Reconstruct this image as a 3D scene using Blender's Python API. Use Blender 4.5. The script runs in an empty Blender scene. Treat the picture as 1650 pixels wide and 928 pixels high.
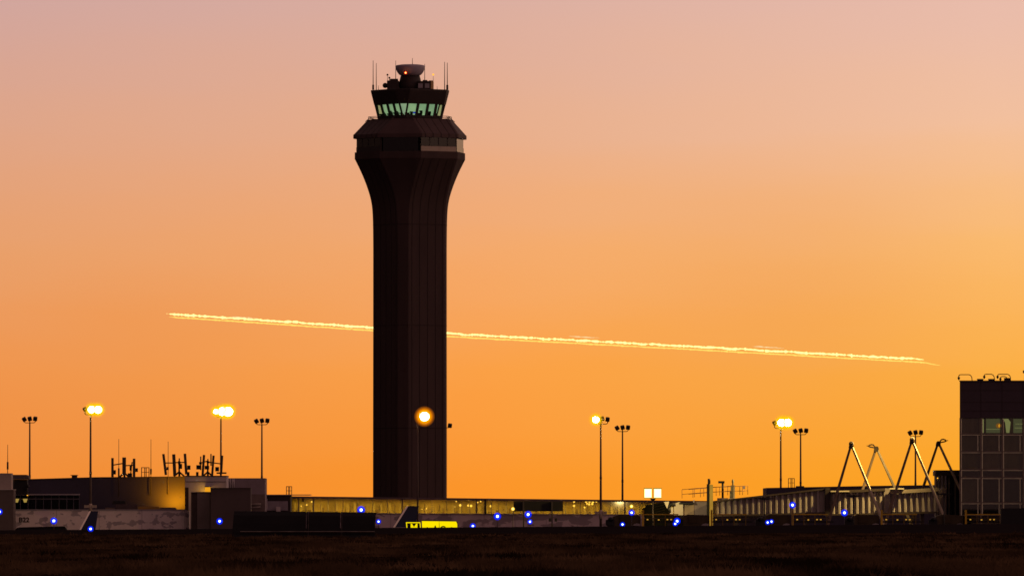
import bpy, math, random
import numpy as np
from mathutils import Matrix, Vector

random.seed(7)
rng = np.random.default_rng(7)
R = math.radians
scene = bpy.context.scene
COL = scene.collection

# ------------------------------------------------------------------ camera
K = 14800.0            # telephoto focal length in photo pixels (1650 wide)
HOR = 840.0            # horizon row
ZC = 2.03              # eye height
cam_d = bpy.data.cameras.new("camera")
cam_d.sensor_width = 36.0
cam_d.lens = K / 1650.0 * 36.0
cam_d.clip_start = 1.0
cam_d.clip_end = 120000.0
cam = bpy.data.objects.new("camera", cam_d)
COL.objects.link(cam)
cam.location = (0, 0, ZC)
cam.rotation_euler = (R(90) + math.atan((HOR - 464.0) / K), 0, 0)
scene.camera = cam

def X(px, d): return (px - 825.0) * d / K
def Z(py, d): return ZC + (HOR - py) * d / K
def M(npx, d): return npx * d / K

# ------------------------------------------------------------------ view
scene.view_settings.view_transform = 'Standard'
scene.view_settings.look = 'None'
scene.view_settings.exposure = 0.0
scene.view_settings.gamma = 1.0
scene.render.engine = 'CYCLES'
scene.cycles.use_denoising = True
scene.cycles.max_bounces = 6
scene.cycles.transparent_max_bounces = 16
scene.cycles.sample_clamp_indirect = 3.0
scene.cycles.filter_width = 1.6

def lin(c):
    return tuple((v / 255 / 12.92) if v / 255 <= .04045 else ((v / 255 + .055) / 1.055) ** 2.4 for v in c)

# ------------------------------------------------------------------ world: dusk sky
world = bpy.data.worlds.new("World")
scene.world = world
world.use_nodes = True
nt = world.node_tree
nt.nodes.clear()
def N(t, **kw):
    n = nt.nodes.new(t)
    for k, v in kw.items(): setattr(n, k, v)
    return n
def L(a, b): nt.links.new(a, b)
def math_node(op, a, b=None):
    n = N('ShaderNodeMath', operation=op)
    for i, v in enumerate((a, b)):
        if v is None: continue
        if isinstance(v, (int, float)): n.inputs[i].default_value = v
        else: L(v, n.inputs[i])
    return n.outputs[0]
tc = N('ShaderNodeTexCoord')
sx = N('ShaderNodeSeparateXYZ'); L(tc.outputs['Generated'], sx.inputs[0])
el = math_node('MULTIPLY', math_node('ARCSINE', sx.outputs[2]), 180 / math.pi)
az = math_node('MULTIPLY', math_node('ARCTAN2', sx.outputs[0], sx.outputs[1]), 180 / math.pi)
# very faint banding of thin dusk cloud in the low sky
mp = N('ShaderNodeMapping'); mp.inputs['Scale'].default_value = (26, 26, 150)
L(tc.outputs['Generated'], mp.inputs['Vector'])
ns = N('ShaderNodeTexNoise'); ns.inputs['Scale'].default_value = 1.0; ns.inputs['Detail'].default_value = 4
L(mp.outputs[0], ns.inputs['Vector'])
wob = math_node('MULTIPLY', math_node('SUBTRACT', ns.outputs['Fac'], .5), .34)
elw = math_node('ADD', el, wob)
def ramp(fac, stops):
    r = N('ShaderNodeValToRGB')
    e = r.color_ramp.elements
    while len(e) > 1: e.remove(e[-1])
    e[0].position = stops[0][0]; e[0].color = (*lin(stops[0][1]), 1)
    for p, c in stops[1:]:
        x = e.new(p); x.color = (*lin(c), 1)
    L(fac, r.inputs['Fac'])
    return r.outputs['Color']
t_el = math_node('DIVIDE', elw, 3.5)
def yel(y): return max(0.0, (HOR - y) / K * 180 / math.pi / 3.5)
SKY_L = [(790, (240, 140, 54)), (600, (240, 150, 78)), (400, (233, 160, 107)), (200, (223, 165, 136)), (0, (210, 166, 157))]
SKY_C = [(790, (252, 149, 42)), (600, (251, 160, 70)), (400, (244, 169, 108)), (200, (231, 174, 141)), (0, (219, 174, 160))]
SKY_R = [(780, (252, 165, 30)), (600, (252, 175, 66)), (400, (251, 187, 112)), (200, (243, 192, 157)), (0, (233, 188, 171))]
ramps = [ramp(t_el, [(yel(y), c) for y, c in S]) for S in (SKY_L, SKY_C, SKY_R)]
def mixc(fac, a, b):
    m = N('ShaderNodeMix', data_type='RGBA')
    if isinstance(fac, (int, float)): m.inputs[0].default_value = fac
    else: L(fac, m.inputs[0])
    for s, v in ((6, a), (7, b)):
        if isinstance(v, tuple): m.inputs[s].default_value = (*v, 1)
        else: L(v, m.inputs[s])
    return m.outputs[2]
def maprange(v, a, b, c, d, smooth=True):
    n = N('ShaderNodeMapRange'); n.interpolation_type = 'SMOOTHSTEP' if smooth else 'LINEAR'
    L(v, n.inputs[0])
    for i, x in enumerate((a, b, c, d)): n.inputs[1 + i].default_value = x
    return n.outputs[0]
low = mixc(maprange(az, -3.2, -.2, 0, 1, False), ramps[0], ramps[1])
low = mixc(maprange(az, -.2, 3.0, 0, 1, False), low, ramps[2])
for a0, e0, ra, re, amt in ((1.75, 1.45, 1.0, .75, .22), (-2.3, 1.15, .9, .5, .16)):
    da = math_node('POWER', math_node('DIVIDE', math_node('SUBTRACT', az, a0), ra), 2.0)
    de = math_node('POWER', math_node('DIVIDE', math_node('SUBTRACT', elw, e0), re), 2.0)
    g_ = math_node('MULTIPLY', math_node('EXPONENT', math_node('MULTIPLY', math_node('ADD', da, de), -1.0)), amt)
    low = mixc(g_, low, lin((232, 142, 70)))
# above the frame the glow fades through mauve to the physical dusk sky
sky = N('ShaderNodeTexSky', sky_type='NISHITA')
sky.sun_disc = False
sky.sun_elevation = R(1.0)
sky.sun_rotation = R(24)
sky.dust_density = 2.0
dome = N('ShaderNodeVectorMath', operation='SCALE'); L(sky.outputs[0], dome.inputs[0]); dome.inputs['Scale'].default_value = .02
mauve = mixc(.55, dome.outputs[0], (.24, .145, .145))
glow = mixc(maprange(el, 3.3, 36, 0, 1), low, mauve)
off = math_node('ABSOLUTE', math_node('SUBTRACT', az, 35.0))
# the half of the sky behind the viewer: brighter to the right, nearly night on the left
right_f = maprange(az, 92, 158, 2.0, .48)
left_f = maprange(az, -175, -130, .48, .12)
pos = math_node('GREATER_THAN', az, 0.0)
back_f = math_node('ADD', math_node('MULTIPLY', right_f, pos), math_node('MULTIPLY', left_f, math_node('SUBTRACT', 1.0, pos)))
back = N('ShaderNodeVectorMath', operation='SCALE'); back.inputs[0].default_value = (.46, .245, .235); L(back_f, back.inputs['Scale'])
full = mixc(maprange(off, 40, 120, 0, 1), glow, back.outputs[0])
bg = N('ShaderNodeBackground'); L(full, bg.inputs['Color']); bg.inputs['Strength'].default_value = 1.0
wo = N('ShaderNodeOutputWorld'); L(bg.outputs[0], wo.inputs['Surface'])

# the last of the sun, low on the right, behind the airfield
sun_d = bpy.data.lights.new("sun", 'SUN'); sun_d.energy = .05; sun_d.angle = R(12); sun_d.color = (1, .55, .28)
sun = bpy.data.objects.new("sun", sun_d); COL.objects.link(sun)
sun.rotation_euler = (R(88), 0, R(-70) + R(180) * 0)
v = Vector((math.sin(R(75)), math.cos(R(75)), .04)).normalized()
sun.rotation_euler = v.to_track_quat('Z', 'Y').to_euler()

# ------------------------------------------------------------------ materials
MATS = {}
def mat(name, col, rough=.75, var=.18, scale=.6, metal=0.0, spec=.3, stretch=(1, 1, 1), pos=(.3, .72), detail=5):
    if name in MATS: return MATS[name]
    m = bpy.data.materials.new(name); m.use_nodes = True
    t = m.node_tree; p = t.nodes['Principled BSDF']
    p.inputs['Roughness'].default_value = rough; p.inputs['Metallic'].default_value = metal
    p.inputs['Specular IOR Level'].default_value = spec
    c = t.nodes.new('ShaderNodeTexCoord'); mp = t.nodes.new('ShaderNodeMapping')
    mp.inputs['Scale'].default_value = stretch
    n = t.nodes.new('ShaderNodeTexNoise'); n.inputs['Scale'].default_value = scale; n.inputs['Detail'].default_value = detail
    r = t.nodes.new('ShaderNodeValToRGB')
    r.color_ramp.elements[0].position, r.color_ramp.elements[1].position = pos
    r.color_ramp.elements[0].color = (*[v * (1 - var) for v in col], 1)
    r.color_ramp.elements[1].color = (*[min(1, v * (1 + var)) for v in col], 1)
    t.links.new(c.outputs['Object'], mp.inputs[0]); t.links.new(mp.outputs[0], n.inputs['Vector'])
    t.links.new(n.outputs['Fac'], r.inputs['Fac']); t.links.new(r.outputs['Color'], p.inputs['Base Color'])
    MATS[name] = m
    return m
def emit(name, col, strength, clear=0.0, sample=False):
    """a lit lamp or window; clear = share of light let through (glass and glow shells)"""
    if name in MATS: return MATS[name]
    m = bpy.data.materials.new(name); m.use_nodes = True
    t = m.node_tree; t.nodes.clear()
    o = t.nodes.new('ShaderNodeOutputMaterial'); e = t.nodes.new('ShaderNodeEmission')
    e.inputs['Color'].default_value = (*col, 1); e.inputs['Strength'].default_value = strength
    if clear:
        tr = t.nodes.new('ShaderNodeBsdfTransparent'); mx = t.nodes.new('ShaderNodeMixShader')
        mx.inputs[0].default_value = 1 - clear
        t.links.new(tr.outputs[0], mx.inputs[1]); t.links.new(e.outputs[0], mx.inputs[2]); t.links.new(mx.outputs[0], o.inputs[0])
    else: t.links.new(e.outputs[0], o.inputs[0])
    if not sample: m.cycles.emission_sampling = 'NONE'
    MATS[name] = m
    return m
def glass(name, tint, clear, rough=.04, ior=1.5):
    """thin window pane: fresnel reflection over a tinted see-through sheet"""
    if name in MATS: return MATS[name]
    m = bpy.data.materials.new(name); m.use_nodes = True
    t = m.node_tree; t.nodes.clear()
    o = t.nodes.new('ShaderNodeOutputMaterial')
    tr = t.nodes.new('ShaderNodeBsdfTransparent'); tr.inputs[0].default_value = (*[v * clear for v in tint], 1)
    g = t.nodes.new('ShaderNodeBsdfGlossy'); g.inputs['Roughness'].default_value = rough
    f = t.nodes.new('ShaderNodeFresnel'); ge = t.nodes.new('ShaderNodeNewGeometry'); mr = t.nodes.new('ShaderNodeMapRange')
    mr.inputs[3].default_value = ior; mr.inputs[4].default_value = 1 / ior      # same reflection on both faces of the thin sheet
    t.links.new(ge.outputs['Backfacing'], mr.inputs[0]); t.links.new(mr.outputs[0], f.inputs['IOR'])
    mx = t.nodes.new('ShaderNodeMixShader')
    t.links.new(f.outputs[0], mx.inputs[0]); t.links.new(tr.outputs[0], mx.inputs[1]); t.links.new(g.outputs[0], mx.inputs[2])
    t.links.new(mx.outputs[0], o.inputs[0])
    MATS[name] = m
    return m
def stained(name, base, patch, scale, thresh, stretch=(1, 1, 1), panel=0):
    """painted wall with flaked, patched-over areas and thin sheet joints"""
    m = mat(name, base, .8, .1, .25)
    t = m.node_tree; p = t.nodes['Principled BSDF']
    src = p.inputs['Base Color'].links[0].from_socket
    c = t.nodes.new('ShaderNodeTexCoord'); mp = t.nodes.new('ShaderNodeMapping'); mp.inputs['Scale'].default_value = stretch
    n = t.nodes.new('ShaderNodeTexNoise'); n.inputs['Scale'].default_value = scale; n.inputs['Detail'].default_value = 3; n.inputs['Roughness'].default_value = .55
    r = t.nodes.new('ShaderNodeValToRGB'); r.color_ramp.elements[0].position = thresh; r.color_ramp.elements[1].position = thresh + .02
    mx = t.nodes.new('ShaderNodeMix'); mx.data_type = 'RGBA'
    t.links.new(c.outputs['Object'], mp.inputs[0]); t.links.new(mp.outputs[0], n.inputs['Vector']); t.links.new(n.outputs['Fac'], r.inputs['Fac'])
    t.links.new(r.outputs['Color'], mx.inputs[0]); t.links.new(src, mx.inputs[6]); mx.inputs[7].default_value = (*patch, 1)
    out = mx.outputs[2]
    if panel:
        s = t.nodes.new('ShaderNodeSeparateXYZ'); t.links.new(c.outputs['Object'], s.inputs[0])
        md = t.nodes.new('ShaderNodeMath'); md.operation = 'PINGPONG'; md.inputs[1].default_value = panel
        t.links.new(s.outputs[0], md.inputs[0])
        lt = t.nodes.new('ShaderNodeMath'); lt.operation = 'LESS_THAN'; lt.inputs[1].default_value = .06
        t.links.new(md.outputs[0], lt.inputs[0])
        m2 = t.nodes.new('ShaderNodeMix'); m2.data_type = 'RGBA'; t.links.new(lt.outputs[0], m2.inputs[0])
        t.links.new(out, m2.inputs[6]); m2.inputs[7].default_value = (*[v * .55 for v in base], 1)
        out = m2.outputs[2]
    t.links.new(out, p.inputs['Base Color'])
    return m

concrete_dark = mat("brown_precast_concrete", (.06, .037, .034), .85, .14, .35, stretch=(1, 1, .15))
joint = mat("dark_panel_joint", (.04, .026, .024), .9, .1)
cab_dark = mat("dark_bronze_cladding", (.03, .02, .02), .6, .15)
skirt_m = mat("brown_standing_seam_metal", (.075, .044, .042), .7, .12, .3)
black_metal = mat("black_painted_metal", (.012, .011, .012), .6, .2)
dark_metal = mat("dark_galvanised_metal", (.06, .045, .042), .55, .2, metal=.3)
pole_m = mat("weathered_steel_pole", (.10, .07, .06), .6, .2, .4)
grey_m = mat("grey_metal_panel", (.32, .29, .32), .7, .12, .3)
radome_m = mat("grey_radome_shell", (.42, .38, .46), .6, .08)
beige_m = mat("beige_spandrel", (.42, .35, .27), .7, .1)
dusk_wall = mat("dark_metal_siding", (.045, .037, .062), .75, .15, .2, stretch=(1, 1, .3))
tan_wall = mat("tan_rendered_wall", (.25, .2, .18), .85, .16, .3)
lilac_wall = mat("pale_metal_fascia", (.5, .43, .43), .8, .1, .4)
cream_m = mat("cream_bridge_cladding", (.62, .55, .42), .6, .12, .5)
yellow_m = mat("yellow_safety_paint", (.6, .38, .03), .6, .25, 1.2)
navy_m = mat("navy_tail_paint", (.013, .022, .06), .35, .1, spec=.5)
copper_m = mat("polished_leading_edge", (.75, .6, .5), .18, .05, metal=1.0)
asphalt_m = mat("asphalt", (.022, .017, .017), 1.0, .3, .15, spec=0)
rubber_m = mat("black_rubber", (.02, .02, .02), .9, .2)

# ------------------------------------------------------------------ mesh tools (world coordinates; a parent's place is subtracted)
class MB:
    def __init__(s): s.v = []; s.f = []; s.mi = []; s.smooth = []
    def add(s, vs, fs, mi=0, sm=False):
        b = len(s.v); s.v += [tuple(q) for q in vs]
        for f in fs: s.f.append([b + i for i in f]); s.mi.append(mi); s.smooth.append(sm)
        return s
    def box(s, x0, x1, y0, y1, z0, z1, mi=0, mx=None):
        vs = [Vector(q) for q in ((x0, y0, z0), (x1, y0, z0), (x1, y1, z0), (x0, y1, z0), (x0, y0, z1), (x1, y0, z1), (x1, y1, z1), (x0, y1, z1))]
        if mx is not None: vs = [mx @ q for q in vs]
        return s.add(vs, [(0, 3, 2, 1), (4, 5, 6, 7), (0, 1, 5, 4), (1, 2, 6, 5), (2, 3, 7, 6), (3, 0, 4, 7)], mi)
    def prism(s, poly, y0, y1, mi=0):
        """outline in (x, z), counter-clockwise seen from the camera side, thickened along y"""
        n = len(poly)
        vs = [(x, y0, z) for x, z in poly] + [(x, y1, z) for x, z in poly]
        return s.add(vs, [tuple(range(n)), tuple(range(2 * n - 1, n - 1, -1))] + [(i + n, (i + 1) % n + n, (i + 1) % n, i) for i in range(n)], mi)
    def loft(s, rings, mi=None, cap0=True, cap1=True, sm=False):
        n = len(rings[0]); b = len(s.v)
        for r in rings: s.v += [tuple(q) for q in r]
        for k in range(len(rings) - 1):
            for i in range(n):
                j = (i + 1) % n
                s.f.append([b + k * n + i, b + k * n + j, b + (k + 1) * n + j, b + (k + 1) * n + i]); s.mi.append(mi[i] if mi else 0); s.smooth.append(sm)
        if cap0: s.f.append([b + i for i in range(n - 1, -1, -1)]); s.mi.append(0); s.smooth.append(False)
        if cap1: s.f.append([b + (len(rings) - 1) * n + i for i in range(n)]); s.mi.append(0); s.smooth.append(False)
        return s
    def tube(s, p0, p1, r0, r1=None, n=8, sm=True):
        p0, p1 = Vector(p0), Vector(p1); r1 = r0 if r1 is None else r1
        q = (p1 - p0).to_track_quat('Z', 'Y').to_matrix()
        ring = lambda p, r: [p + q @ Vector((r * math.cos(2 * math.pi * i / n), r * math.sin(2 * math.pi * i / n), 0)) for i in range(n)]
        return s.loft([ring(p0, r0), ring(p1, r1)], sm=sm)
    def path(s, pts, r, n=6):
        pts = [Vector(p) for p in pts]
        for a, b in zip(pts, pts[1:]):
            e = (b - a).normalized() * r * .4
            s.tube(a - e, b + e, r, n=n)
        return s
    def lathe(s, c, prof, n=20, sm=True):
        rings = [[(c[0] + r * math.cos(2 * math.pi * i / n), c[1] + r * math.sin(2 * math.pi * i / n), c[2] + z) for i in range(n)] for r, z in prof]
        return s.loft(rings, sm=sm)
    def ball(s, c, rx, ry=None, rz=None, n=14, k=9):
        ry = rx if ry is None else ry; rz = rx if rz is None else rz
        rings = []
        for j in range(k + 1):
            a = -math.pi / 2 + math.pi * j / k; q = max(.02, math.cos(a))
            rings.append([(c[0] + rx * q * math.cos(2 * math.pi * i / n), c[1] + ry * q * math.sin(2 * math.pi * i / n), c[2] + rz * math.sin(a)) for i in range(n)])
        return s.loft(rings, sm=True)
    def build(s, name, mats, parent=None):
        off = Vector((0, 0, 0)); p = parent
        while p is not None: off += p.location; p = p.parent
        me = bpy.data.meshes.new(name)
        me.from_pydata([tuple(Vector(q) - off) for q in s.v], [], s.f)
        for m in (mats if isinstance(mats, (list, tuple)) else [mats]): me.materials.append(m)
        me.polygons.foreach_set('material_index', s.mi); me.polygons.foreach_set('use_smooth', s.smooth)
        me.update()
        o = bpy.data.objects.new(name, me); COL.objects.link(o)
        if parent is not None: o.parent = parent
        return o
def tag(o, label=None, cat=None, group=None, kind=None):
    for k, v in (('label', label), ('category', cat), ('group', group), ('kind', kind)):
        if v: o[k] = v
    return o
def thing(name, loc, label, cat, group=None):
    o = bpy.data.objects.new(name, None); COL.objects.link(o); o.location = loc
    o.empty_display_size = .5
    return tag(o, label, cat, group)
def part_label(o, label): o['label'] = label; return o
def dup(root, loc, label):
    def cp(o, parent):
        c = o.copy(); COL.objects.link(c)
        if parent is not None: c.parent = parent
        for ch in o.children: cp(ch, c)
        return c
    c = cp(root, None); c.location = loc; c['label'] = label
    return c
def sodium(name, loc, target, power, parent, size=R(120), blend=.6, col=(1, .62, .16), radius=.4):
    l = bpy.data.lights.new(name, 'SPOT'); l.energy = power; l.color = col; l.spot_size = size; l.spot_blend = blend; l.shadow_soft_size = radius
    o = bpy.data.objects.new(name, l); COL.objects.link(o)
    off = Vector((0, 0, 0)); p = parent
    while p is not None: off += p.location; p = p.parent
    o.parent = parent; o.location = Vector(loc) - off
    o.rotation_euler = (Vector(loc) - Vector(target)).to_track_quat('Z', 'Y').to_euler()
    return o

# ------------------------------------------------------------------ ground
APRON = -2.6
def sstep(t): t = min(1, max(0, t)); return t * t * (3 - 2 * t)
def gz(d, x=0.0):
    pk = 1.2 + .0064 * max(-130, min(130, x))          # the rise climbs gently to the right
    if d < 1450: return pk * sstep((d - 1190) / 260)
    return pk + (APRON - pk) * sstep((d - 1450) / 110)
def sheet(name, ys, half, m, kind='structure', dz=0.0, bump=0.0, nx=2):
    mb = MB(); rows = []
    for y in ys:
        row = []
        for i in range(nx + 1):
            x = (2 * i / nx - 1) * half(y)
            b = 0
            if bump: b = bump * (math.sin(x * .11 + y * .013) * math.sin(y * .037 + x * .021) + .5 * math.sin(x * .31 + 1.3) * math.sin(y * .09))
            row.append((x, y, gz(y, x) + dz + b))
        rows.append(row)
    n = nx + 1
    fs = [(k * n + i, k * n + i + 1, (k + 1) * n + i + 1, (k + 1) * n + i) for k in range(len(rows) - 1) for i in range(nx)]
    mb.add([p for r in rows for p in r], fs, sm=True)
    o = mb.build(name, m); o['kind'] = kind
    return o
grass_m = mat("dry_grassland_soil", (.032, .018, .011), 1.0, .8, .12, spec=0, stretch=(1, .12, 1), pos=(.4, .64), detail=9)
def half(y): return 400 + .3 * y
sheet('grass_field', [-300, 0, 100, 200, 300] + list(range(330, 1271, 20)) + [1280], lambda y: 400 + .3 * max(0, y), grass_m, bump=.10, nx=60)
sheet('taxiway', list(range(1280, 1601, 10)), half, asphalt_m, nx=60)
sheet('apron', [1600, 2500, 5000, 12000, 60000], lambda y: 3000 + .9 * y, asphalt_m, nx=2)

def dry_grass():
    n = 70000
    # denser where it reads larger; nearest band first
    d = 335 + (1275 - 335) * rng.random(n) ** 1.25
    x = (rng.random(n) * 2 - 1) * (.062 * d)
    dens = np.sin(x * .9 + d * .021) * np.sin(d * .11 + x * .27) + .7 * np.sin(x * .37 + 2 + d * .05) * np.sin(d * .043) + rng.normal(0, .35, n)
    keep = dens > -.1; keep_i = np.nonzero(keep)[0]
    d, x = d[keep], x[keep]; n = len(d)
    gzv = np.array([gz(q, w_) for q, w_ in zip(d, x)]) - .04
    nb = 4
    V = np.zeros((n * nb * 3, 3)); 
    hgt = .10 + .16 * np.clip(dens[keep_i], 0, 2) + .30 * rng.random(n) ** 3 
    for b in range(nb):
        h = hgt * (.6 + .5 * rng.random(n)); w = .03 + .05 * rng.random(n)
        ox = rng.normal(0, .14, n); oy = rng.normal(0, .2, n); lean = rng.normal(0, .16, n)
        i = (np.arange(n) * nb + b) * 3
        V[i] = np.stack([x + ox - w, d + oy, gzv], 1); V[i + 1] = np.stack([x + ox + w, d + oy + .02, gzv], 1)
        V[i + 2] = np.stack([x + ox + lean, d + oy, gzv + h], 1)
    me = bpy.data.meshes.new('dry_grass')
    me.vertices.add(len(V)); me.vertices.foreach_set('co', V.ravel())
    nf = n * nb
    me.loops.add(nf * 3); me.loops.foreach_set('vertex_index', np.arange(nf * 3))
    me.polygons.add(nf); me.polygons.foreach_set('loop_start', np.arange(nf) * 3)
    me.update(calc_edges=True)
    m = mat("dry_grass_blades", (.092, .055, .029), 1.0, .8, .12, spec=0, stretch=(1, .14, .3), pos=(.38, .68), detail=9)
    me.materials.append(m)
    o = bpy.data.objects.new('dry_grass', me); COL.objects.link(o)
    tag(o, 'short dry brown grass tufts covering the dark foreground field', 'grass', kind='stuff')
dry_grass()

# ------------------------------------------------------------------ control tower
TD = 2000.0; TX = X(660.5, TD); S = TD / K; FW = 70.9 * S
def octo(apx, y, w=FW, cuts=(), rec=0.0, cx=TX, cy=TD):
    """four constant-width faces turned 35 degrees, joined by chamfers; returns a ring and its per-edge joint flags"""
    a = apx * S; z = Z(y, TD); ring = []; flag = []
    for k in range(4):
        ph = R(35 + 90 * k); nrm = Vector((math.sin(ph), -math.cos(ph), 0)); t = Vector((math.cos(ph), math.sin(ph), 0))
        pts = [(-.5, 0)]
        for c in cuts: pts += [(c - .5 - .011, 0), (c - .5 - .008, rec), (c - .5 + .008, rec), (c - .5 + .011, 0)]
        pts.append((.5, 0))
        for i, (u, r) in enumerate(pts):
            q = Vector((cx, cy, z)) + nrm * (a - r) + t * (u * w)
            ring.append(q); flag.append(1 if (i % 4 in (1, 2, 3) and i < len(pts) - 1) else 0)
    return ring, flag
tower = thing('control_tower', (TX, TD, APRON), 'tall dark brown air traffic control tower with flared head and lit glass cab', 'control tower')
def catmull(pts, m=6):
    out = []
    for i in range(len(pts) - 1):
        p0 = pts[max(0, i - 1)]; p1 = pts[i]; p2 = pts[i + 1]; p3 = pts[min(len(pts) - 1, i + 2)]
        for k in range(m):
            t = k / m
            out.append(tuple(.5 * (2 * b + (c - a) * t + (2 * a - 5 * b + 4 * c - e) * t * t + (3 * b - a - 3 * c + e) * t ** 3) for a, b, c, e in zip(p0, p1, p2, p3)))
    out.append(pts[-1]); return out
prof = [(47.8, HOR + (ZC - APRON) / S), (47.8, 700), (47.6, 525)] + catmull([(47.6, 400), (48.4, 352), (51.3, 326), (59.0, 303), (70.6, 279), (83.0, 258)])
CUTS = (.09, .30, .52, .735, .93)
rings = [octo(a, y, cuts=CUTS, rec=.06) for a, y in prof]
mb = MB(); mb.loft([r for r, f in rings], mi=rings[0][1])
mb.build('shaft', [concrete_dark, joint], tower)
mb = MB(); mb.loft([octo(a, y)[0] for a, y in ((83.6, 258), (83.6, 246.5), (81.5, 246.5))])
mb.build('collar', concrete_dark, tower)
for y in (363, 525, 690):
    a_ = float(np.interp(y, [352, 363, 525, 700], [48.4, 48.15, 47.6, 47.8])) + .15
    mb = MB(); mb.loft([octo(a_, y + .7)[0], octo(a_, y - .7)[0]]); mb.build('construction_joint', mat("brown_joint_band", (.035, .022, .02), .9), tower)
# ring windows of the level under the roof skirt
mb = MB(); mb.loft([octo(a, y, w=FW * .93)[0] for a, y in ((74, 246.4), (74, 224.4))]); mb.build('inner_core', black_metal, tower)
band_glass = glass("tower_band_glass", (.5, .45, .4), .45, ior=1.42)
def facepatch(apx, y0, y1, k, u0, u1, name, m, rec=0.0, thick=.12, apx1=None):
    """a sheet on main face k (0 front right, 3 front left) from u0 to u1 (0..1)"""
    ph = R(35 + 90 * k); nrm = Vector((math.sin(ph), -math.cos(ph), 0)); t = Vector((math.cos(ph), math.sin(ph), 0))
    apx1 = apx if apx1 is None else apx1
    r0 = lambda ap, y, u, th: Vector((TX, TD, Z(y, TD))) + nrm * (ap * S - rec - th) + t * ((u - .5) * FW)
    vs = [r0(apx, y0, u0, 0), r0(apx, y0, u1, 0), r0(apx, y0, u1, thick), r0(apx, y0, u0, thick),
          r0(apx1, y1, u0, 0), r0(apx1, y1, u1, 0), r0(apx1, y1, u1, thick), r0(apx1, y1, u0, thick)]
    mb = MB(); mb.add(vs, [(0, 3, 2, 1), (4, 5, 6, 7), (0, 1, 5, 4), (1, 2, 6, 5), (2, 3, 7, 6), (3, 0, 4, 7)])
    return mb.build(name, m, tower) if name else mb
mul = MB()
for k in range(4):
    for i in range(4):
        facepatch(81, 238.4, 224.6, k, .02 + i * .245, .02 + (i + 1) * .245 - .02, 'band_window', band_glass)
        facepatch(81.3, 246.4, 224.5, k, .02 + (i + 1) * .245 - .02, .02 + (i + 1) * .245, 'band_mullion', cab_dark, thick=.3)
    facepatch(81.6, 246.4, 238.6, k, .02, .98, 'spandrel', beige_m if k == 0 else cab_dark)  # beige on the lit front right face only; the others carry shade in their colour
    # glass over the chamfered corner
    ph = R(80 + 90 * k); nrm = Vector((math.sin(ph), -math.cos(ph), 0)); t = Vector((math.cos(ph), math.sin(ph), 0))
    a0, _ = octo(80.5, 246.2); a1, _ = octo(80.5, 224.6)
    p, q = a0[2 * k + 1], a0[(2 * k + 2) % 8]; p1, q1 = a1[2 * k + 1], a1[(2 * k + 2) % 8]
    e = (q - p) * .05
    mb = MB(); n2 = nrm * -.1
    mb.add([p + e, q - e, q - e + n2, p + e + n2, p1 + e, q1 - e, q1 - e + n2, p1 + e + n2], [(0, 3, 2, 1), (4, 5, 6, 7), (0, 1, 5, 4), (1, 2, 6, 5), (2, 3, 7, 6), (3, 0, 4, 7)])
    mb.build('corner_window', band_glass, tower)
# clutter seen through the front right band
mb = MB()
for i in range(9):
    u = .05 + .1 * i; hgt = random.uniform(2, 9)
    q = facepatch(77.5, 238, 238 - hgt, 0, u, u + random.uniform(.03, .08), None, None, thick=.3); mb.add(q.v, q.f)
mb.build('office_furniture', mat("office_furniture", (.2, .15, .11), .7), tower)
# roof skirt with standing seams
rings = [octo(a, y, w=w, cuts=CUTS if 1 else (), rec=.07) for a, y, w in ((86.5, 224.4, FW), (86.5, 218.2, FW), (84.8, 217.2, FW), (60.5, 195.5, FW), (60, 193.2, FW))]
mb = MB(); mb.loft([r for r, f in rings], mi=rings[0][1]); mb.build('roof_skirt', [skirt_m, joint], tower)
# catwalk rail round the cab
mb = MB()
for a, y in ((57, 188.6), (57, 190.8)):
    ring, _ = octo(a, y); 
    for p, q in zip(ring, ring[1:] + ring[:1]): mb.tube(p, q, .06, n=5)
for p, q in zip(octo(57, 193.2)[0], octo(57, 188.4)[0]): mb.tube(p, q, .06, n=5)
for p, q in zip(octo(63, 196.5)[0], octo(53, 189.5)[0]): mb.tube(p, q, .07, n=5)
mb.build('catwalk_rail', dark_metal, tower)
# cab: sill, lit band, fascia, roof
def ca(y): return 38.5 + (193 - y) / 47 * 14.4
mb = MB(); mb.loft([octo(ca(y) - o, y)[0] for y, o in ((193.4, 0), (187.2, 0), (187.2, 3))]); mb.build('cab_sill', cab_dark, tower)
mb = MB(); mb.loft([octo(a, y)[0] for a, y in ((ca(169) - 3, 169), (ca(169), 169), (ca(150), 150), (ca(148), 147.6), (52.4, 146), (51.5, 145.4))]); mb.build('cab_fascia', cab_dark, tower)
lit_cab = bpy.data.materials.new("cab_interior_glow"); lit_cab.use_nodes = True
t_ = lit_cab.node_tree; t_.nodes.clear()
o_ = t_.nodes.new('ShaderNodeOutputMaterial'); e_ = t_.nodes.new('ShaderNodeEmission'); n_ = t_.nodes.new('ShaderNodeTexNoise'); c_ = t_.nodes.new('ShaderNodeTexCoord'); r_ = t_.nodes.new('ShaderNodeValToRGB')
n_.inputs['Scale'].default_value = .32; n_.inputs['Detail'].default_value = 2
r_.color_ramp.elements[0].position = .35; r_.color_ramp.elements[0].color = (.32, .41, .27, 1); r_.color_ramp.elements[1].position = .65; r_.color_ramp.elements[1].color = (.52, .60, .36, 1)
t_.links.new(c_.outputs['Object'], n_.inputs['Vector']); t_.links.new(n_.outputs['Fac'], r_.inputs[0]); t_.links.new(r_.outputs[0], e_.inputs[0]); t_.links.new(e_.outputs[0], o_.inputs[0])
e_.inputs['Strength'].default_value = .78
lit_cab.cycles.emission_sampling = 'NONE'
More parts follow.
